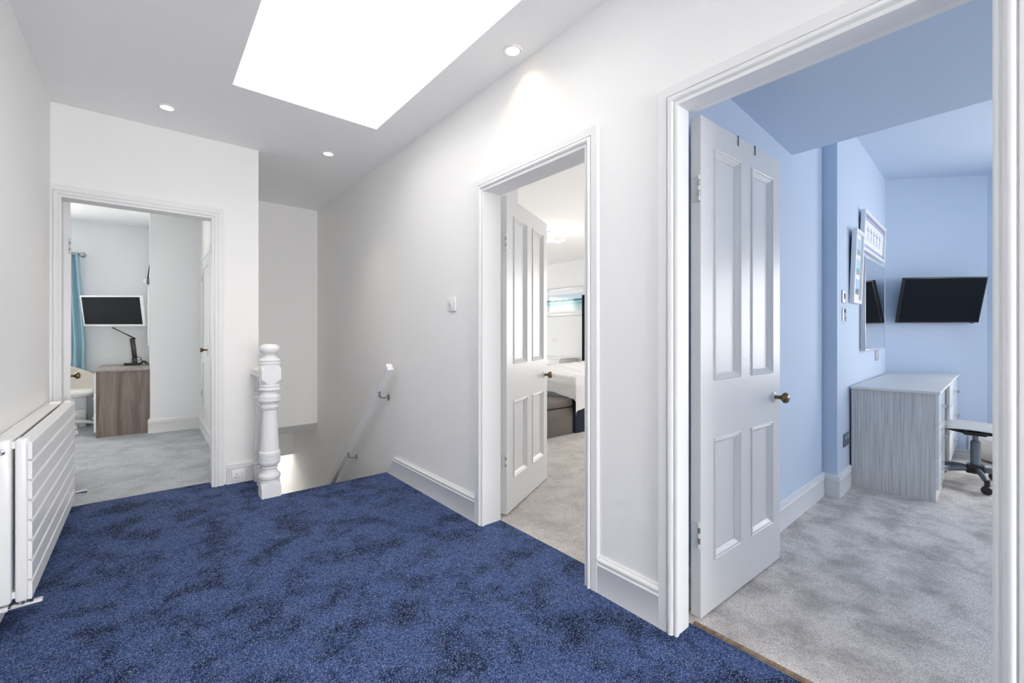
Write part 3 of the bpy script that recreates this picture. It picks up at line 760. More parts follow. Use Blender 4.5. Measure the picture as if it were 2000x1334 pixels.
# ================================================================== FAR ROOM (end doorway)
def handle_bar(name, c, axis, length, r, out, material, parent):
    """bow handle: two feet and a bar, out = stand-off vector"""
    c = Vector(c); a = Vector(axis); o = Vector(out)
    bm = bmesh.new()
    p = [c - a*length/2, c - a*length/2 + o*0.8, c - a*(length/2-0.008) + o, c + a*(length/2-0.008) + o, c + a*length/2 + o*0.8, c + a*length/2]
    bm_tube(bm, p, r, 10)
    return finish(bm, name, material, parent)

# desk with white drawer fronts facing the window side
dk = tag(empty('wooden_desk', (-0.2, 7.0, 0)), 'brown wood-grain desk with white drawer fronts in the far room', 'desk')
DX0, DX1, DY0, DY1, DZ = -0.415, 0.028, 6.46, 7.60, 0.727
adopt(box('desk_top', DX0-0.025, DX1, DY0-0.03, DY1, DZ-0.018, DZ, M['wood_top'], bev=0.002), dk)
adopt(box('side_panel', DX0, DX1, DY0, DY0+0.02, 0.0, DZ-0.018, M['wood']), dk)
for ya, yb in ((DY0+0.02, 6.86), (7.25, DY1)):
    adopt(box('carcass', DX0, DX1, ya, yb, 0.04, DZ-0.018, M['wood']), dk)
    hs = (DZ-0.018-0.06)/3
    for i in range(3):
        d = adopt(box('drawer_front', DX0-0.018, DX0, ya-0.018 if ya < 7 else ya, yb, 0.06+hs*i+0.002, 0.06+hs*(i+1)-0.002, M['gloss_white'], bev=0.002), dk)
        h = handle_bar('handle', (DX0-0.018, (ya+yb)/2, 0.06+hs*(i+0.62)), (0, 1, 0), 0.12, 0.004, (-0.022, 0, 0), M['chrome'], None)
        h.parent = d; h.matrix_parent_inverse = Matrix.Translation(-dk.location)
        h.matrix_parent_inverse = (d.matrix_parent_inverse.copy())
        h.matrix_parent_inverse = Matrix.Identity(4)
adopt(box('modesty_panel', DX1-0.03, DX1-0.014, 6.86, 7.25, 0.10, DZ-0.018, M['wood']), dk)

# black desk lamp
lp = tag(empty('desk_lamp', (-0.115, 7.34, DZ)), 'black folding desk lamp standing on the wooden desk', 'lamp')
box('base', -0.085, 0.045, -0.06, 0.06, 0.0, 0.022, M['black'], lp, bev=0.006)
bm = bmesh.new(); bm_box(bm, -0.022, 0.022, -0.02, 0.02, 0.02, 0.075, 0.004); finish(bm, 'pivot', M['black'], lp)
bm = bmesh.new()
t = bmesh.new(); bm_box(t, -0.020, 0.020, -0.012, 0.012, 0.0, 0.21, 0.004); merge(bm, t, Matrix.Translation((0.002, 0, 0.07)) @ Matrix.Rotation(R(-6), 4, 'Y'))
finish(bm, 'post', M['black'], lp)
bm = bmesh.new()      # open loop head, tilted up
A = Matrix.Translation((-0.012, 0, 0.285)) @ Matrix.Rotation(R(33), 4, 'Y')
for b in ((-0.19, 0.025, -0.030, -0.020, -0.005, 0.005), (-0.19, 0.025, 0.020, 0.030, -0.005, 0.005), (-0.19, -0.172, -0.030, 0.030, -0.005, 0.005), (-0.06, 0.025, -0.030, 0.030, -0.005, 0.005)):
    t = bmesh.new(); bm_box(t, *b); merge(bm, t, A)
finish(bm, 'head', M['black'], lp)
bm = bmesh.new()
bm_tube(bm, [(0.02, 0.01, 0.085), (0.05, 0.015, 0.075), (0.052, 0.015, 0.055), (0.03, 0.02, 0.045), (0.05, 0.02, 0.05), (0.085, 0.02, 0.03), (0.095, 0.02, 0.006), (0.12, 0.03, 0.004)], 0.0035, 8)
bm_tube(bm, [(0.045, -0.02, 0.006), (0.06, -0.02, 0.03), (0.08, -0.02, 0.034), (0.095, -0.02, 0.02), (0.09, -0.02, 0.006)], 0.010, 10)
tag(finish(bm, 'cable', M['black'], lp), 'coiled black cable')

lp.scale = (1.22, 1.22, 1.22)

# wall television, white bezel, tilted down
def television(name, label, c, rz, tilt, w, h, bez, frame_mat, arm, extra=None):
    e = tag(empty(name, c), label, 'television')
    e.rotation_euler = (0, 0, rz)
    T = Matrix.Rotation(tilt, 4, 'X')
    bm = bmesh.new()
    for b in ((-w/2, w/2, -0.02, 0.012, -h/2, h/2),):
        t = bmesh.new(); bm_box(t, *b, 0.004); merge(bm, t, T)
    finish(bm, 'bezel', frame_mat, e)
    bm = bmesh.new(); t = bmesh.new(); bm_box(t, -w/2+bez, w/2-bez, -0.0215, -0.0195, -h/2+bez*1.2, h/2-bez); merge(bm, t, T); finish(bm, 'screen', M['screen'], e)
    bm = bmesh.new(); t = bmesh.new(); bm_box(t, -w*0.32, w*0.32, 0.012, 0.035, -h*0.36, h*0.30, 0.006); merge(bm, t, T); finish(bm, 'back_cover', M['black'], e)
    bm = bmesh.new(); bm_box(bm, -0.05, 0.05, arm-0.006, arm, -0.10, 0.10); bm_box(bm, -0.02, 0.02, 0.02, arm, -0.025, 0.025); finish(bm, 'wall_bracket', M['black'], e)
    if extra:
        bm = bmesh.new(); t = bmesh.new(); bm_box(t, w/2-0.065, w/2-0.035, -0.012, 0.0, -h/2-0.008, -h/2+0.002); merge(bm, t, T); finish(bm, 'sensor', M['black'], e)
    return e
tc_ = on_plane(222, 607, (0, 7.20), (1, 0))
tv = television('television', 'white-framed television turned on its arm on the far room wall', tuple(tc_), R(-40), R(8), 0.745, 0.375, 0.020, M['white_frame'], 0.14)
bm = bmesh.new()
pa = Vector((0, 0.13, 0)); pb = Matrix.Rotation(R(40), 3, 'Z') @ (Vector((tc_.x+0.05, LRY-0.012, tc_.z)) - tc_)
bm_tube(bm, [pa, pb], 0.012, 10)
finish(bm, 'swing_arm', M['black'], tv)

# curtain, pole with finial
cp = tag(empty('curtain_pole', (-1.4, LRY-0.09, 2.095)), 'steel curtain pole with ball finial in the far room', 'curtain pole')
tube('pole', [(-0.9, 0, 0), (0.80, 0, 0)], 0.011, M['steel'], cp)
lathe('finial', [(0.011, 0), (0.016, 0.004), (0.016, 0.012), (0.011, 0.018), (0.014, 0.026), (0.028, 0.040), (0.034, 0.056), (0.028, 0.074), (0.012, 0.086), (0.0, 0.089)], (0.745, 0, 0), M['steel'], cp, 24, Matrix.Rotation(R(90), 4, 'Y'))
boxes('bracket', [(0.62, 0.645, -0.01, 0.09, -0.012, 0.012)], M['steel'], cp)
bm = bmesh.new()
n, rows = 60, 12
grid = []
for j in range(rows+1):
    f = j/rows
    z = 2.12 - f*1.67
    row = []
    for i in range(n+1):
        s = i/n
        wd = 0.30 + 0.09*f
        x = -0.635 + 0.065*min(1, f*1.5) - wd*(1-s)
        y = LRY-0.095 + (0.026+0.02*f)*math.sin(s*2*math.pi*5+0.5) + 0.006*math.sin(s*40+f*5)
        row.append(bm.verts.new((x, y, z)))
    grid.append(row)
for j in range(rows):
    for i in range(n): bm.faces.new((grid[j][i], grid[j][i+1], grid[j+1][i+1], grid[j+1][i]))
bmesh.ops.solidify(bm, geom=bm.faces[:], thickness=0.004)
tag(finish(bm, 'curtain', M['curtain']), 'light blue curtain hanging beside the far room television', 'curtain')

# tub chair on castors at the desk
ch = tag(empty('desk_chair', (-0.70, 7.02, 0), R(-62)), 'white moulded swivel chair on castors at the wooden desk', 'chair')
def tub_shell(r0, thick, mat_, name, zoff, flat=0.0):
    bm = bmesh.new(); rings = []
    K, J = 40, 9
    for j in range(J+1):
        f = j/J
        ring = []
        for i in range(K+1):
            a = R(-150) + R(300)*i/K          # 0 = back of chair at -x
            h = 0.80 - 0.30*(abs(a)/R(150))**1.3 - 0.02
            rr = r0*(0.62 + 0.38*math.sin(min(1, f*1.25)*math.pi/2))
            x = -math.cos(a)*rr*1.08; y = math.sin(a)*rr
            z = 0.41 + (h-0.41)*f**1.25 + zoff
            ring.append(bm.verts.new((x, y, z)))
        rings.append(ring)
    for A_, B_ in zip(rings, rings[1:]):
        for i in range(K): bm.faces.new((A_[i], A_[i+1], B_[i+1], B_[i]))
    bmesh.ops.solidify(bm, geom=bm.faces[:], thickness=thick)
    return finish(bm, name, mat_, ch, ang=0.9)
tub_shell(0.275, 0.014, M['seat'], 'shell', 0.0)
tub_shell(0.258, 0.006, M['beige'], 'lining', 0.004)
lathe('seat', [(0.05, 0.395), (0.17, 0.40), (0.235, 0.43), (0.255, 0.455), (0.25, 0.475), (0.20, 0.485), (0.0, 0.488)], (0.03, 0, 0), M['seat'], ch, 36)
tube('column', [(0, 0, 0.10), (0, 0, 0.25), (0, 0, 0.251), (0, 0, 0.40)], [0.026, 0.026, 0.016, 0.016], M['plastic'], ch, 18)
lathe('collar', [(0.03, 0.30), (0.03, 0.395)], (0, 0, 0), M['black'], ch, 18)
for k in range(5):
    a = R(72*k + 66)
    d = Vector((math.cos(a), math.sin(a), 0))
    bm = bmesh.new(); bm_tube(bm, [d*0.02+Vector((0, 0, 0.125)), d*0.15+Vector((0, 0, 0.112)), d*0.275+Vector((0, 0, 0.080))], [0.022, 0.019, 0.015], 12)
    s_ = finish(bm, 'foot_spoke', M['plastic'], ch)
    q = d*0.268
    lathe('castor', [(0.012, -0.018), (0.026, -0.016), (0.028, -0.006), (0.028, 0.006), (0.026, 0.016), (0.012, 0.018)], (q.x, q.y, 0.0285), M['plastic'], ch, 18, Matrix.Rotation(a, 4, 'Z') @ Matrix.Rotation(R(90), 4, 'X'))
    tube('castor_stem', [(q.x, q.y, 0.05), (q.x, q.y, 0.085)], 0.006, M['steel'], ch, 8)

# low white drawers below the window
wd = tag(empty('drawer_unit', (-0.88, 7.47, 0)), 'low white drawer unit behind the chair in the far room', 'drawers')
box('carcass', -0.38, 0.32, -0.115, 0.145, 0.0, 0.42, M['gloss_white'], wd, bev=0.003)
for i in range(2):
    d = box('drawer_front', -0.375, 0.315, -0.132, -0.116, 0.03+0.19*i, 0.03+0.19*i+0.185, M['gloss_white'], wd, bev=0.003)
    handle_bar('handle', (-0.03, -0.132, 0.15+0.19*i), (1, 0, 0), 0.2, 0.005, (0, -0.02, 0), M['chrome'], d)

# things on the projecting wall beside the desk
nb = tag(box('notice_board', 0.012, 0.030, 6.55, 7.15, 0.985, 1.665, M['white_frame'], bev=0.003), 'white-framed board seen edge-on beside the far room television', 'board')
wl = tag(empty('wall_lamp', (0.03, 7.10, 1.80)), 'grey wall lamp with white shade above the edge-on board', 'lamp')
lathe('shade', [(0.045, 0.0), (0.042, 0.03), (0.030, 0.055), (0.012, 0.06)], (-0.055, 0, -0.03), mat('frosted_white_shade', (0.85, 0.85, 0.85), 0.4, bump=0.01), wl, 20, Matrix.Rotation(R(-90), 4, 'Y'))
bm = bmesh.new(); bm_tube(bm, [(-0.0, 0, -0.03), (-0.03, 0, -0.03), (-0.06, 0, -0.03)], [0.042, 0.042, 0.026], 16); finish(bm, 'head', M['gas'], wl)
bm = bmesh.new(); bm_tube(bm, [(-0.03, 0, 0.01), (-0.012, 0, 0.14), (-0.004, 0, 0.22)], [0.016, 0.010, 0.004], 12); finish(bm, 'arm', M['black'], wl)

wl.scale = (0.55, 0.7, 0.85)
# cupboard door on the right wall of the far room
cd = tag(empty('cupboard_door', (0.50, 5.65, 0.16)), 'tall white cupboard door with a dark knob just inside the end doorway', 'cupboard')
y0, y1, z0, z1 = 5.24, 6.10, 0.165, 2.005
adopt(boxes('frame', [(0.480, 0.499, y0, y0+0.06, z0, z1), (0.480, 0.499, y1-0.06, y1, z0, z1), (0.480, 0.499, y0+0.06, y1-0.06, z1-0.06, z1)], M['trim']), cd)
dl = adopt(boxes('door', [(0.482, 0.498, y0+0.063, y0+0.16, z0, z1-0.063), (0.482, 0.498, y1-0.16, y1-0.063, z0, z1-0.063), (0.482, 0.498, y0+0.16, y1-0.16, z0, z0+0.16),
    (0.482, 0.498, y0+0.16, y1-0.16, 0.80, 0.95), (0.482, 0.498, y0+0.16, y1-0.16, z1-0.17, z1-0.063)], M['door']), cd)
adopt(box('panel', 0.490, 0.4985, y0+0.155, y1-0.155, z0+0.15, 0.81, M['door']), cd)
adopt(box('panel', 0.490, 0.4985, y0+0.155, y1-0.155, 0.94, z1-0.16, M['door']), cd)
adopt(lathe('knob', [(0.011, 0.003), (0.009, 0.008), (0.009, 0.03), (0.019, 0.044), (0.025, 0.054), (0.021, 0.062), (0.0, 0.066)], (0.482, 5.45, 0.955), M['brass'], None, 20, Matrix.Rotation(R(-90), 4, 'Y')), cd)
adopt(box('escutcheon', 0.479, 0.482, 5.42, 5.48, 0.89, 1.01, M['door'], bev=0.001), cd)
for hz in (0.45, 1.74): adopt(box('hinge', 0.477, 0.482, y1-0.075, y1-0.050, hz-0.04, hz+0.04, M['steel']), cd)

# ================================================================== BLUE ROOM
A2 = math.atan2(D_W2[1], D_W2[0])                      # direction of the mirror wall
N2 = Vector((math.sin(A2), -math.cos(A2), 0))          # out of that wall, into the room
U2 = Vector((math.cos(A2), math.sin(A2), 0))
def w2(u, v): return on_plane(u, v, P_W2, D_W2)
def s2(u, v):
    q = w2(u, v); return (q - Vector((*P_W2, 0))).dot(U2), q.z

def frame_on_wall2(name, label, cat, s0, s1, z0, z1, depth, fw, frame_mat, tilt=0.0):
    """hung thing in the mirror wall's frame: local x along wall, -y out, origin at its bottom centre"""
    c = Vector((*P_W2, 0)) + U2*((s0+s1)/2) + N2*0.002
    e = tag(empty(name, (c.x, c.y, z0), A2), label, cat)
    w_, h_ = (s1-s0)/2, z1-z0
    T = Matrix.Rotation(tilt, 4, 'X')
    for b in ((-w_, -w_+fw, 0, h_), (w_-fw, w_, 0, h_), (-w_+fw, w_-fw, 0, fw), (-w_+fw, w_-fw, h_-fw, h_)):
        bm = bmesh.new(); bm_box(bm, b[0], b[1], -depth, 0, b[2], b[3], 0.002); bm.transform(T); finish(bm, 'frame_bar', frame_mat, e)
    return e, w_, h_, T
def flat(e, name, x0, x1, z0, z1, y, m, T, th=0.0015):
    bm = bmesh.new(); bm_box(bm, x0, x1, y-th, y, z0, z1); bm.transform(T); return finish(bm, name, m, e)

# mirror
a, zt = s2(1679, 500); b_, _ = s2(1719, 540); _, zb = s2(1679, 685)
e, w_, h_, T = frame_on_wall2('wall_mirror', 'rectangular silver-framed mirror on the blue wall', 'mirror', a, b_, zb, zt, 0.035, 0.012, M['silver'])
flat(e, 'mirror_glass', -w_+0.012, w_-0.012, 0.012, h_-0.012, -0.031, M['mirror'], T)
flat(e, 'backing', -w_+0.01, w_-0.01, 0.01, h_-0.01, -0.002, M['black'], T, 0.012)
# upper picture with four sketched figures
a, zt = s2(1677, 409); b_, _ = s2(1719.5, 440); _, zb = s2(1677, 487)
e, w_, h_, T = frame_on_wall2('framed_drawing', 'white-framed drawing of small sketched figures above the mirror', 'picture', a, b_, zb, zt, 0.030, 0.024, M['white_frame'], R(2.5))
flat(e, 'lilac_mount', -w_+0.028, w_-0.028, 0.028, h_-0.028, -0.008, M['lilac'], T, 0.004)
pp = flat(e, 'paper', -w_+0.030, w_-0.030, 0.062, h_-0.062, -0.012, M['mount'], T)
bm = bmesh.new()
rnd = random.Random(2)
for k in range(5):
    cx = (-0.36+0.18*k)*w_*1.5; hb = h_*0.5
    y = -0.0145
    S = h_*0.42/0.3
    lean = rnd.uniform(-0.02, 0.02)
    for pts in ([(cx, y, hb+0.10*S), (cx+lean, y, hb)], [(cx+lean, y, hb), (cx-0.02, y, hb-0.06*S), (cx-0.028, y, hb-0.13*S)], [(cx+lean, y, hb), (cx+0.028, y, hb-0.05*S), (cx+0.02, y, hb-0.13*S)],
                [(cx, y, hb+0.08*S), (cx-0.035, y, hb+0.03*S), (cx-0.02, y, hb+0.10*S)], [(cx, y, hb+0.08*S), (cx+0.03, y, hb+0.04*S), (cx+0.045, y, hb+0.09*S)]):
        bm_tube(bm, pts, 0.0013, 5)
    bm_lathe(bm, [(0.004, -0.002), (0.011, 0), (0.004, 0.002)], (cx, y, hb+0.12*S), 8, Matrix.Rotation(R(90), 4, 'X'))
bm.transform(T)
tag(finish(bm, 'sketch_lines', M['ink'], e), 'thin blue sketched figures', kind='stuff')
flat(e, 'backing', -w_+0.01, w_-0.01, 0.01, h_-0.01, -0.001, M['black'], T, 0.006)

# tall narrow picture with three seaside prints
def seaside(name, sky_c, sea_c, land_c, split):
    m, nt, p = new_mat(name)
    N = nt.nodes.new; L = nt.links.new
    p.inputs['Roughness'].default_value = 0.5
    tc = N('ShaderNodeTexCoord'); sp = N('ShaderNodeSeparateXYZ'); L(tc.outputs['Generated'], sp.inputs[0])
    n = N('ShaderNodeTexNoise'); n.inputs['Scale'].default_value = 7; L(tc.outputs['Generated'], n.inputs['Vector'])
    ad = N('ShaderNodeMath'); ad.operation = 'MULTIPLY_ADD'; ad.inputs[1].default_value = 0.35
    L(n.outputs['Fac'], ad.inputs[0]); L(sp.outputs['Z'], ad.inputs[2])
    r = N('ShaderNodeValToRGB'); cr = r.color_ramp
    cr.elements[0].position = 0.18; cr.elements[0].color = (*land_c, 1)
    cr.elements[1].position = 0.95; cr.elements[1].color = (*sky_c, 1)
    x = cr.elements.new(split); x.color = (*sea_c, 1)
    x = cr.elements.new(split+0.16); x.color = (*sky_c, 1)
    L(ad.outputs[0], r.inputs[0]); L(r.outputs[0], p.inputs['Base Color'])
    return m
prints = [seaside('print_harbour', (0.35, 0.52, 0.66), (0.03, 0.10, 0.17), (0.20, 0.20, 0.06), 0.45), seaside('print_bay', (0.40, 0.60, 0.70), (0.08, 0.33, 0.42), (0.30, 0.36, 0.34), 0.50), seaside('print_headland', (0.42, 0.60, 0.72), (0.16, 0.35, 0.46), (0.24, 0.36, 0.38), 0.42)]
a, zt = s2(1657.5, 446); b_, _ = s2(1673.5, 456); _, zb = s2(1654, 590)
e, w_, h_, T = frame_on_wall2('framed_prints', 'tall narrow white frame holding three small seaside prints', 'picture', a, b_, zb, zt, 0.03, 0.028, M['white_frame'], R(2.0))
flat(e, 'mount', -w_+0.026, w_-0.026, 0.026, h_-0.026, -0.010, M['mount'], T, 0.004)
hp = (h_-0.10)/3
for k in range(3): flat(e, 'print', -w_+0.06, w_-0.06, 0.05+hp*k+0.02, 0.05+hp*(k+1)-0.015, -0.0142, prints[k], T)
flat(e, 'backing', -w_+0.01, w_-0.01, 0.01, h_-0.01, -0.001, M['black'], T, 0.006)

# plates on that wall
def plate2(name, label, cat, u, v, w, h, m, kind):
    q = w2(u, v); return wall_plate(name, label, cat, q, U2, N2, w, h, m, kind)
plate2('thermostat', 'small silver thermostat beside the narrow seaside picture', 'thermostat', 1647, 580, 0.115, 0.088, M['silver'], 'thermostat')
plate2('light_switch', 'chrome light switch below the thermostat', 'switch', 1647, 615, 0.090, 0.088, M['chrome'], 'switch')
plate2('wall_socket', 'silver double socket just below the mirror', 'socket', 1711.5, 694.5, 0.147, 0.088, M['silver'], 'double')
plate2('wall_socket', 'dark grey double socket low on the blue wall beside the pale desk', 'socket', 1651, 858, 0.147, 0.092, M['gas'], 'double')

# television on the canted wall
ac = math.atan2(D_CW[1], D_CW[0])
def cw(u, v, off): return on_plane(u, v, P_CW, D_CW, -off)
c = cw(1836, 586, 0.11)
l_ = cw(1753, 586, 0.11); r_ = cw(1920, 584, 0.11)
tw = (r_-l_).length
television('television', 'black wall television tilted forward above the pale grey desk', tuple(c), ac + R(180) - R(180), R(13), tw*0.965, 0.435, 0.010, M['black'], 0.105, True)

# pale grey desk built into the corner
ds = tag(empty('grey_desk', (3.985, 0.866, 0), R(2.0)), 'pale grey wood-grain desk with white drawers below the television', 'desk')
HZ = 0.736
prism('desk_top', [(-0.03, -0.003), (-0.03, -0.475), (2.045, -0.475), (1.54, -0.003)], HZ-0.018, HZ, M['ash_top'], ds, bev=0.002)
box('side_panel', 0.0, 0.018, -0.447, -0.003, 0.0, HZ-0.018, M['ash'], ds)
box('carcass', 0.018, 0.44, -0.445, -0.003, 0.02, HZ-0.018, M['ash'], ds)
prism('carcass', [(0.93, -0.003), (0.93, -0.445), (1.93, -0.445), (1.45, -0.003)], 0.02, HZ-0.018, M['ash'], ds)
box('plinth', 0.006, 0.44, -0.452, -0.445, 0.0, 0.075, M['ash_top'], ds)
for xa, xb, sp in ((0.006, 0.44, (0.080, 0.295, 0.506, 0.716)), (0.935, 1.94, (0.080, 0.295, 0.506, 0.716))):
    for z0, z1 in zip(sp, sp[1:]):
        d = box('drawer_front', xa, xb, -0.467, -0.447, z0+0.002, z1-0.002, M['gloss_white'], ds, bev=0.002)
        xm = (xa+xb)/2
        hb = bmesh.new(); bm_box(hb, xm-0.07, xm+0.07, -0.499, -0.489, (z0+z1)/2-0.003, (z0+z1)/2+0.013, 0.002)
        finish(hb, 'handle', M['acrylic'], d)
        for q in (-0.055, 0.055):
            hb = bmesh.new(); bm_box(hb, xm+q-0.006, xm+q+0.006, -0.4895, -0.467, (z0+z1)/2, (z0+z1)/2+0.010); finish(hb, 'handle_post', M['chrome'], d)

# swivel chair at that desk
sc = tag(empty('swivel_chair', (4.72, 0.278, 0), R(2)), 'cream moulded swivel chair on a black and grey star base', 'chair')
bm = bmesh.new(); rows = []
K, J = 20, 12
for i in range(K+1):
    f = i/K
    y = 0.23 - 0.50*f
    z = 0.408 + 0.016*math.sin(f*math.pi*1.25) - (0.045*max(0, (0.12-f)/0.12)**2)
    hw = 0.21 + 0.025*math.sin(f*math.pi)
    if f > 0.86: z += 0.20*((f-0.86)/0.14)**1.5; 
    row = []
    for j in range(J+1):
        x = -hw + 2*hw*j/J
        row.append(bm.verts.new((x, y, z + 0.022*(abs(x)/hw)**3 - 0.01)))
    rows.append(row)
for A_, B_ in zip(rows, rows[1:]):
    for j in range(J): bm.faces.new((A_[j], A_[j+1], B_[j+1], B_[j]))
bmesh.ops.solidify(bm, geom=bm.faces[:], thickness=0.058)
finish(bm, 'seat', M['seat'], sc, ang=1.0)
bm = bmesh.new(); rows = []
for i in range(13):
    f = i/12
    z = 0.58 + 0.30*f
    row = []
    for j in range(13):
        x = -0.20 + 0.40*j/12
        row.append(bm.verts.new((x, -0.265 - 0.06*f + 0.05*(abs(x)/0.2)**2, z)))
    rows.append(row)
for A_, B_ in zip(rows, rows[1:]):
    for j in range(12): bm.faces.new((A_[j], A_[j+1], B_[j+1], B_[j]))
bmesh.ops.solidify(bm, geom=bm.faces[:], thickness=0.03)
finish(bm, 'backrest', M['seat'], sc, ang=1.0)
bm = bmesh.new()
bm_tube(bm, [(0, 0.20, 0.405), (0, 0.09, 0.388), (0, 0.0, 0.376)], [0.010, 0.014, 0.020], 12)
bm_tube(bm, [(0, -0.20, 0.420), (0, -0.09, 0.385), (0, 0.0, 0.376)], [0.010, 0.014, 0.020], 12)
bm_box(bm, -0.09, 0.09, -0.06, 0.06, 0.372, 0.400, 0.006)
finish(bm, 'under_seat_plate', M['black'], sc)
tube('lift_column', [(0, 0, 0.14), (0, 0, 0.315), (0, 0, 0.317), (0, 0, 0.325), (0, 0, 0.327), (0, 0, 0.376)], [0.028, 0.028, 0.024, 0.024, 0.016, 0.016], M['gas'], sc, 24)
bm = bmesh.new(); bm_box(bm, -0.05, 0.05, -0.05, 0.05, 0.085, 0.150, 0.012); finish(bm, 'hub', M['black'], sc)
for k in range(5):
    a = R(194 + 72*k)
    d = Vector((math.cos(a), math.sin(a), 0))
    bm = bmesh.new(); bm_tube(bm, [d*0.03+Vector((0, 0, 0.118)), d*0.15+Vector((0, 0, 0.108)), d*0.25+Vector((0, 0, 0.085))], [0.020, 0.018, 0.015], 12); finish(bm, 'foot_spoke', M['gas'], sc)
    q = d*0.255
    tube('castor_stem', [(q.x, q.y, 0.05), (q.x, q.y, 0.10)], 0.015, M['black'], sc, 12)
    lathe('castor', [(0.012, -0.022), (0.026, -0.021), (0.030, -0.014), (0.030, 0.014), (0.026, 0.021), (0.012, 0.022)], (q.x, q.y, 0.030), M['black'], sc, 20, Matrix.Rotation(a+R(70), 4, 'Z') @ Matrix.Rotation(R(90), 4, 'X'))
# soft pale pouf by the window wall
pf = tag(lathe('floor_pouf', [(0.10, 0.0), (0.20, 0.02), (0.235, 0.08), (0.235, 0.14), (0.20, 0.20), (0.10, 0.225), (0.0, 0.23)], (5.72, 0.12, 0), M['beige'], None, 32), 'round beige floor pouf behind the cream swivel chair', 'pouf')
# over-door hooks on the blue room door
dm = Matrix.Translation((1.650, 0.830, 0)) @ Matrix.Rotation(math.atan2(-0.023, 0.744), 4, 'Z')
for x, lab in ((0.309, 'thin dark over-door hook nearer the hinges on the blue room door'), (0.473, 'thin dark over-door hook nearer the knob on the blue room door')):
    bm = bmesh.new()
    bm_box(bm, x-0.0025, x+0.0025, -0.004, -0.001, 1.925, 1.969); bm_box(bm, x-0.0025, x+0.0025, -0.004, 0.044, 1.966, 1.969); bm_box(bm, x-0.0025, x+0.0025, 0.041, 0.044, 1.88, 1.969)
    bm.transform(dm)
    tag(finish(bm, 'door_hook', M['gas']), lab, 'hook', 'over-door hooks')

# ================================================================== BEDROOM
# upholstered ottoman at the foot of the bed
ot = tag(empty('ottoman', (3.40, 3.95, 0)), 'taupe velvet storage ottoman at the foot of the bed', 'ottoman')
box('body', -0.30, 0.285, -0.62, 0.62, 0.0, 0.297, M['taupe'], ot, bev=0.012)
box('lid', -0.305, 0.288, -0.625, 0.625, 0.302, 0.395, M['taupe'], ot, bev=0.03, seg=4)
bd = tag(empty('bed', (4.75, 4.1, 0)), 'double bed with dark navy base and pale blue sheet', 'bed')
box('base', -1.05, 1.02, -0.79, 0.79, 0.0, 0.36, M['navy'], bd, bev=0.01)
box('mattress', -1.04, 1.02, -0.78, 0.78, 0.362, 0.60, M['sheet'], bd, bev=0.05, seg=4)
box('headboard', 1.03, 1.11, -0.82, 0.82, 0.0, 0.66, M['navy'], bd, bev=0.02)
# duvet: draped sheet, hanging over the near side and the foot
bm = bmesh.new()
nx, ny = 96, 96
L0, L1, W0, W1, zt = -1.06, 0.95, -0.80, 0.80, 0.63
rows = []
for i in range(nx+1):
    row = []
    for j in range(ny+1):
        s = -0.28 + (2.29)*i/nx               # along bed from the foot overhang
        t_ = -0.33 + (2.26)*j/ny              # across, near overhang first
        hang = 0.0
        x = L0 + max(s, 0.0); y = W0 + min(max(t_, 0.0), 1.6)
        ox = max(0.0, -s); oy = max(0.0, -t_) + max(0.0, t_-1.6)
        side = -1 if t_ < 0 else 1
        hmax = math.hypot(ox, oy)
        wob = noise.noise(Vector((s*2.6, t_*2.6, 0.3)))*0.5 + noise.noise(Vector((s*7, t_*7, 1.3)))*0.25
        z = zt - hmax + 0.035*wob
        if hmax == 0:
            z += 0.05*math.exp(-((t_-0.8)/0.5)**2) + 0.05*max(0.0, (s-1.2))
        pull = 0.55 if ox > 0 and oy == 0 else 1.0
        x -= 0.03*min(1, ox*12) + 0.02*wob*(ox > 0); y += side*(0.035*min(1, oy*12) + 0.03*wob*(oy > 0))
        if ox > 0: z = zt - ox*(0.62 + 0.35*max(0, 1-(t_+0.33)/0.9)) + 0.03*wob
        if oy > 0 and ox == 0: z = zt - oy*(0.80 + 0.30*max(0, 1-s/0.5)) + 0.03*wob
        if ox > 0 and oy > 0 and side < 0: z = zt - max(1.10*oy, 0.84*ox) - 0.25*min(ox, oy) + 0.03*wob
        z += 0.012*noise.noise(Vector((s*16, t_*16, 2.7)))
        row.append(bm.verts.new((x + 4.75, y + 4.1, z)))
    rows.append(row)
for A_, B_ in zip(rows, rows[1:]):
    for j in range(ny): bm.faces.new((A_[j], A_[j+1], B_[j+1], B_[j]))
bmesh.ops.solidify(bm, geom=bm.faces[:], thickness=0.012)
tag(finish(bm, 'duvet', M['duvet'], ang=1.2), 'crumpled white duvet spread over the bed', 'duvet')
# dresser below the picture
dr = tag(empty('dresser', (6.12, 6.25, 0)), 'low white dresser below the wide seascape picture', 'dresser')
box('body', -0.24, 0.235, -0.62, 0.62, 0.0, 0.655, M['ash_top'], dr, bev=0.003)
box('top', -0.25, 0.24, -0.63, 0.63, 0.655, 0.675, M['gloss_white'], dr, bev=0.003)
for i in range(3):
    for s in (-0.31, 0.31):
        d = box('drawer_front', -0.258, -0.241, s-0.30, s+0.30, 0.03+0.205*i, 0.03+0.205*i+0.198, M['gloss_white'], dr, bev=0.002)
        handle_bar('handle', (-0.258, s, 0.14+0.205*i), (0, 1, 0), 0.12, 0.004, (-0.02, 0, 0), M['chrome'], d)
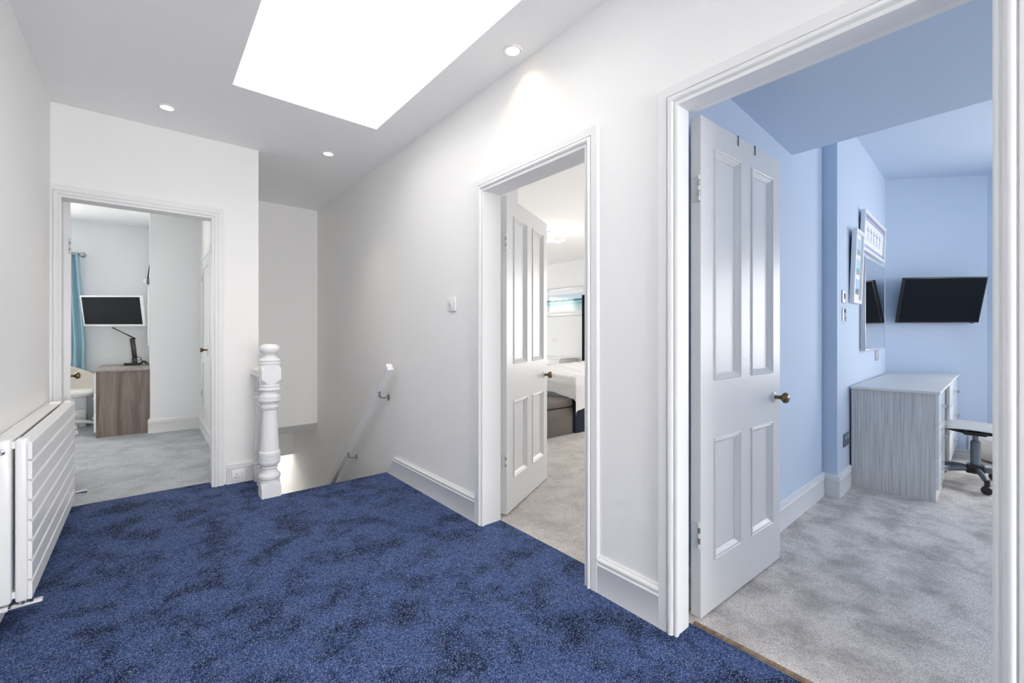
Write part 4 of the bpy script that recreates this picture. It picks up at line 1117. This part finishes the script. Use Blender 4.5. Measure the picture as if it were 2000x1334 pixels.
# wide seascape
px = empty('seascape_picture', (BX1-0.002, 6.05, 1.50)); tag(px, 'wide silver-framed seascape on the bright bedroom wall', 'picture')
for b in ((-0.62, 0.62, 0.0, 0.035), (-0.62, 0.62, 0.505, 0.54), (-0.62, -0.585, 0.035, 0.505), (0.585, 0.62, 0.035, 0.505)):
    box('frame_bar', -0.03, 0.0, b[0], b[1], b[2], b[3], M['silver'], px, bev=0.003)
box('mount', -0.012, -0.004, -0.59, 0.59, 0.03, 0.51, M['mount'], px)
m, nt, p = new_mat('sea_print')
N = nt.nodes.new; L = nt.links.new
tcn = N('ShaderNodeTexCoord'); sp = N('ShaderNodeSeparateXYZ'); L(tcn.outputs['Generated'], sp.inputs[0])
nn = N('ShaderNodeTexNoise'); nn.inputs['Scale'].default_value = 9; L(tcn.outputs['Generated'], nn.inputs['Vector'])
ad = N('ShaderNodeMath'); ad.operation = 'MULTIPLY_ADD'; ad.inputs[1].default_value = 0.10; L(nn.outputs['Fac'], ad.inputs[0]); L(sp.outputs['Z'], ad.inputs[2])
rr = N('ShaderNodeValToRGB'); cr = rr.color_ramp
cr.elements[0].position = 0.05; cr.elements[0].color = (0.62, 0.72, 0.78, 1); cr.elements[1].position = 0.95; cr.elements[1].color = (0.55, 0.70, 0.84, 1)
for pos, c_ in ((0.35, (0.50, 0.66, 0.70)), (0.52, (0.20, 0.50, 0.58)), (0.62, (0.35, 0.62, 0.70)), (0.66, (0.05, 0.08, 0.12)), (0.72, (0.10, 0.14, 0.18)), (0.76, (0.55, 0.72, 0.85))):
    x = cr.elements.new(pos); x.color = (*c_, 1)
L(ad.outputs[0], rr.inputs[0]); L(rr.outputs[0], p.inputs['Base Color']); p.inputs['Roughness'].default_value = 0.08
box('print', -0.0145, -0.0122, -0.545, 0.545, 0.075, 0.415, m, px)
wall_plate('wall_socket', 'white socket plate on the bedroom wall above the dresser', 'socket', (BX1, 6.28, 1.03), (0, -1, 0), (-1, 0, 0), 0.147, 0.1, M['plastic'], 'double')
# dark curtain at the bedroom window
bm = bmesh.new(); rows = []
for j in range(9):
    z = 1.86 - 1.84*j/8
    rows.append([bm.verts.new((BX1-0.09 + 0.025*math.sin(i/30*2*math.pi*4), 5.20 + 0.255*i/30, z)) for i in range(31)])
for A_, B_ in zip(rows, rows[1:]):
    for i in range(30): bm.faces.new((A_[i], A_[i+1], B_[i+1], B_[i]))
bmesh.ops.solidify(bm, geom=bm.faces[:], thickness=0.005)
tag(finish(bm, 'bedroom_curtain', M['navy']), 'narrow dark navy curtain beside the seascape', 'curtain')
# ceiling light with lit bars
cl = tag(empty('bedroom_light', (4.20, 4.28, 2.55)), 'ceiling light with lit bars in the bedroom, beyond the open door', 'lamp')
lathe('canopy', [(0.06, 0.0), (0.06, -0.02), (0.05, -0.028)], (0, 0, 0), M['chrome'], cl, 28)
tube('stem', [(0, 0, -0.02), (0, 0, -0.13)], 0.010, M['chrome'], cl)
for a in (0, 60, 120):
    d = Vector((math.cos(R(a)), math.sin(R(a)), 0))*0.26
    tube('lit_bar', [Vector((0, 0, -0.14-a*0.0002))-d, Vector((0, 0, -0.14-a*0.0002))+d], 0.011, M['led'], cl)
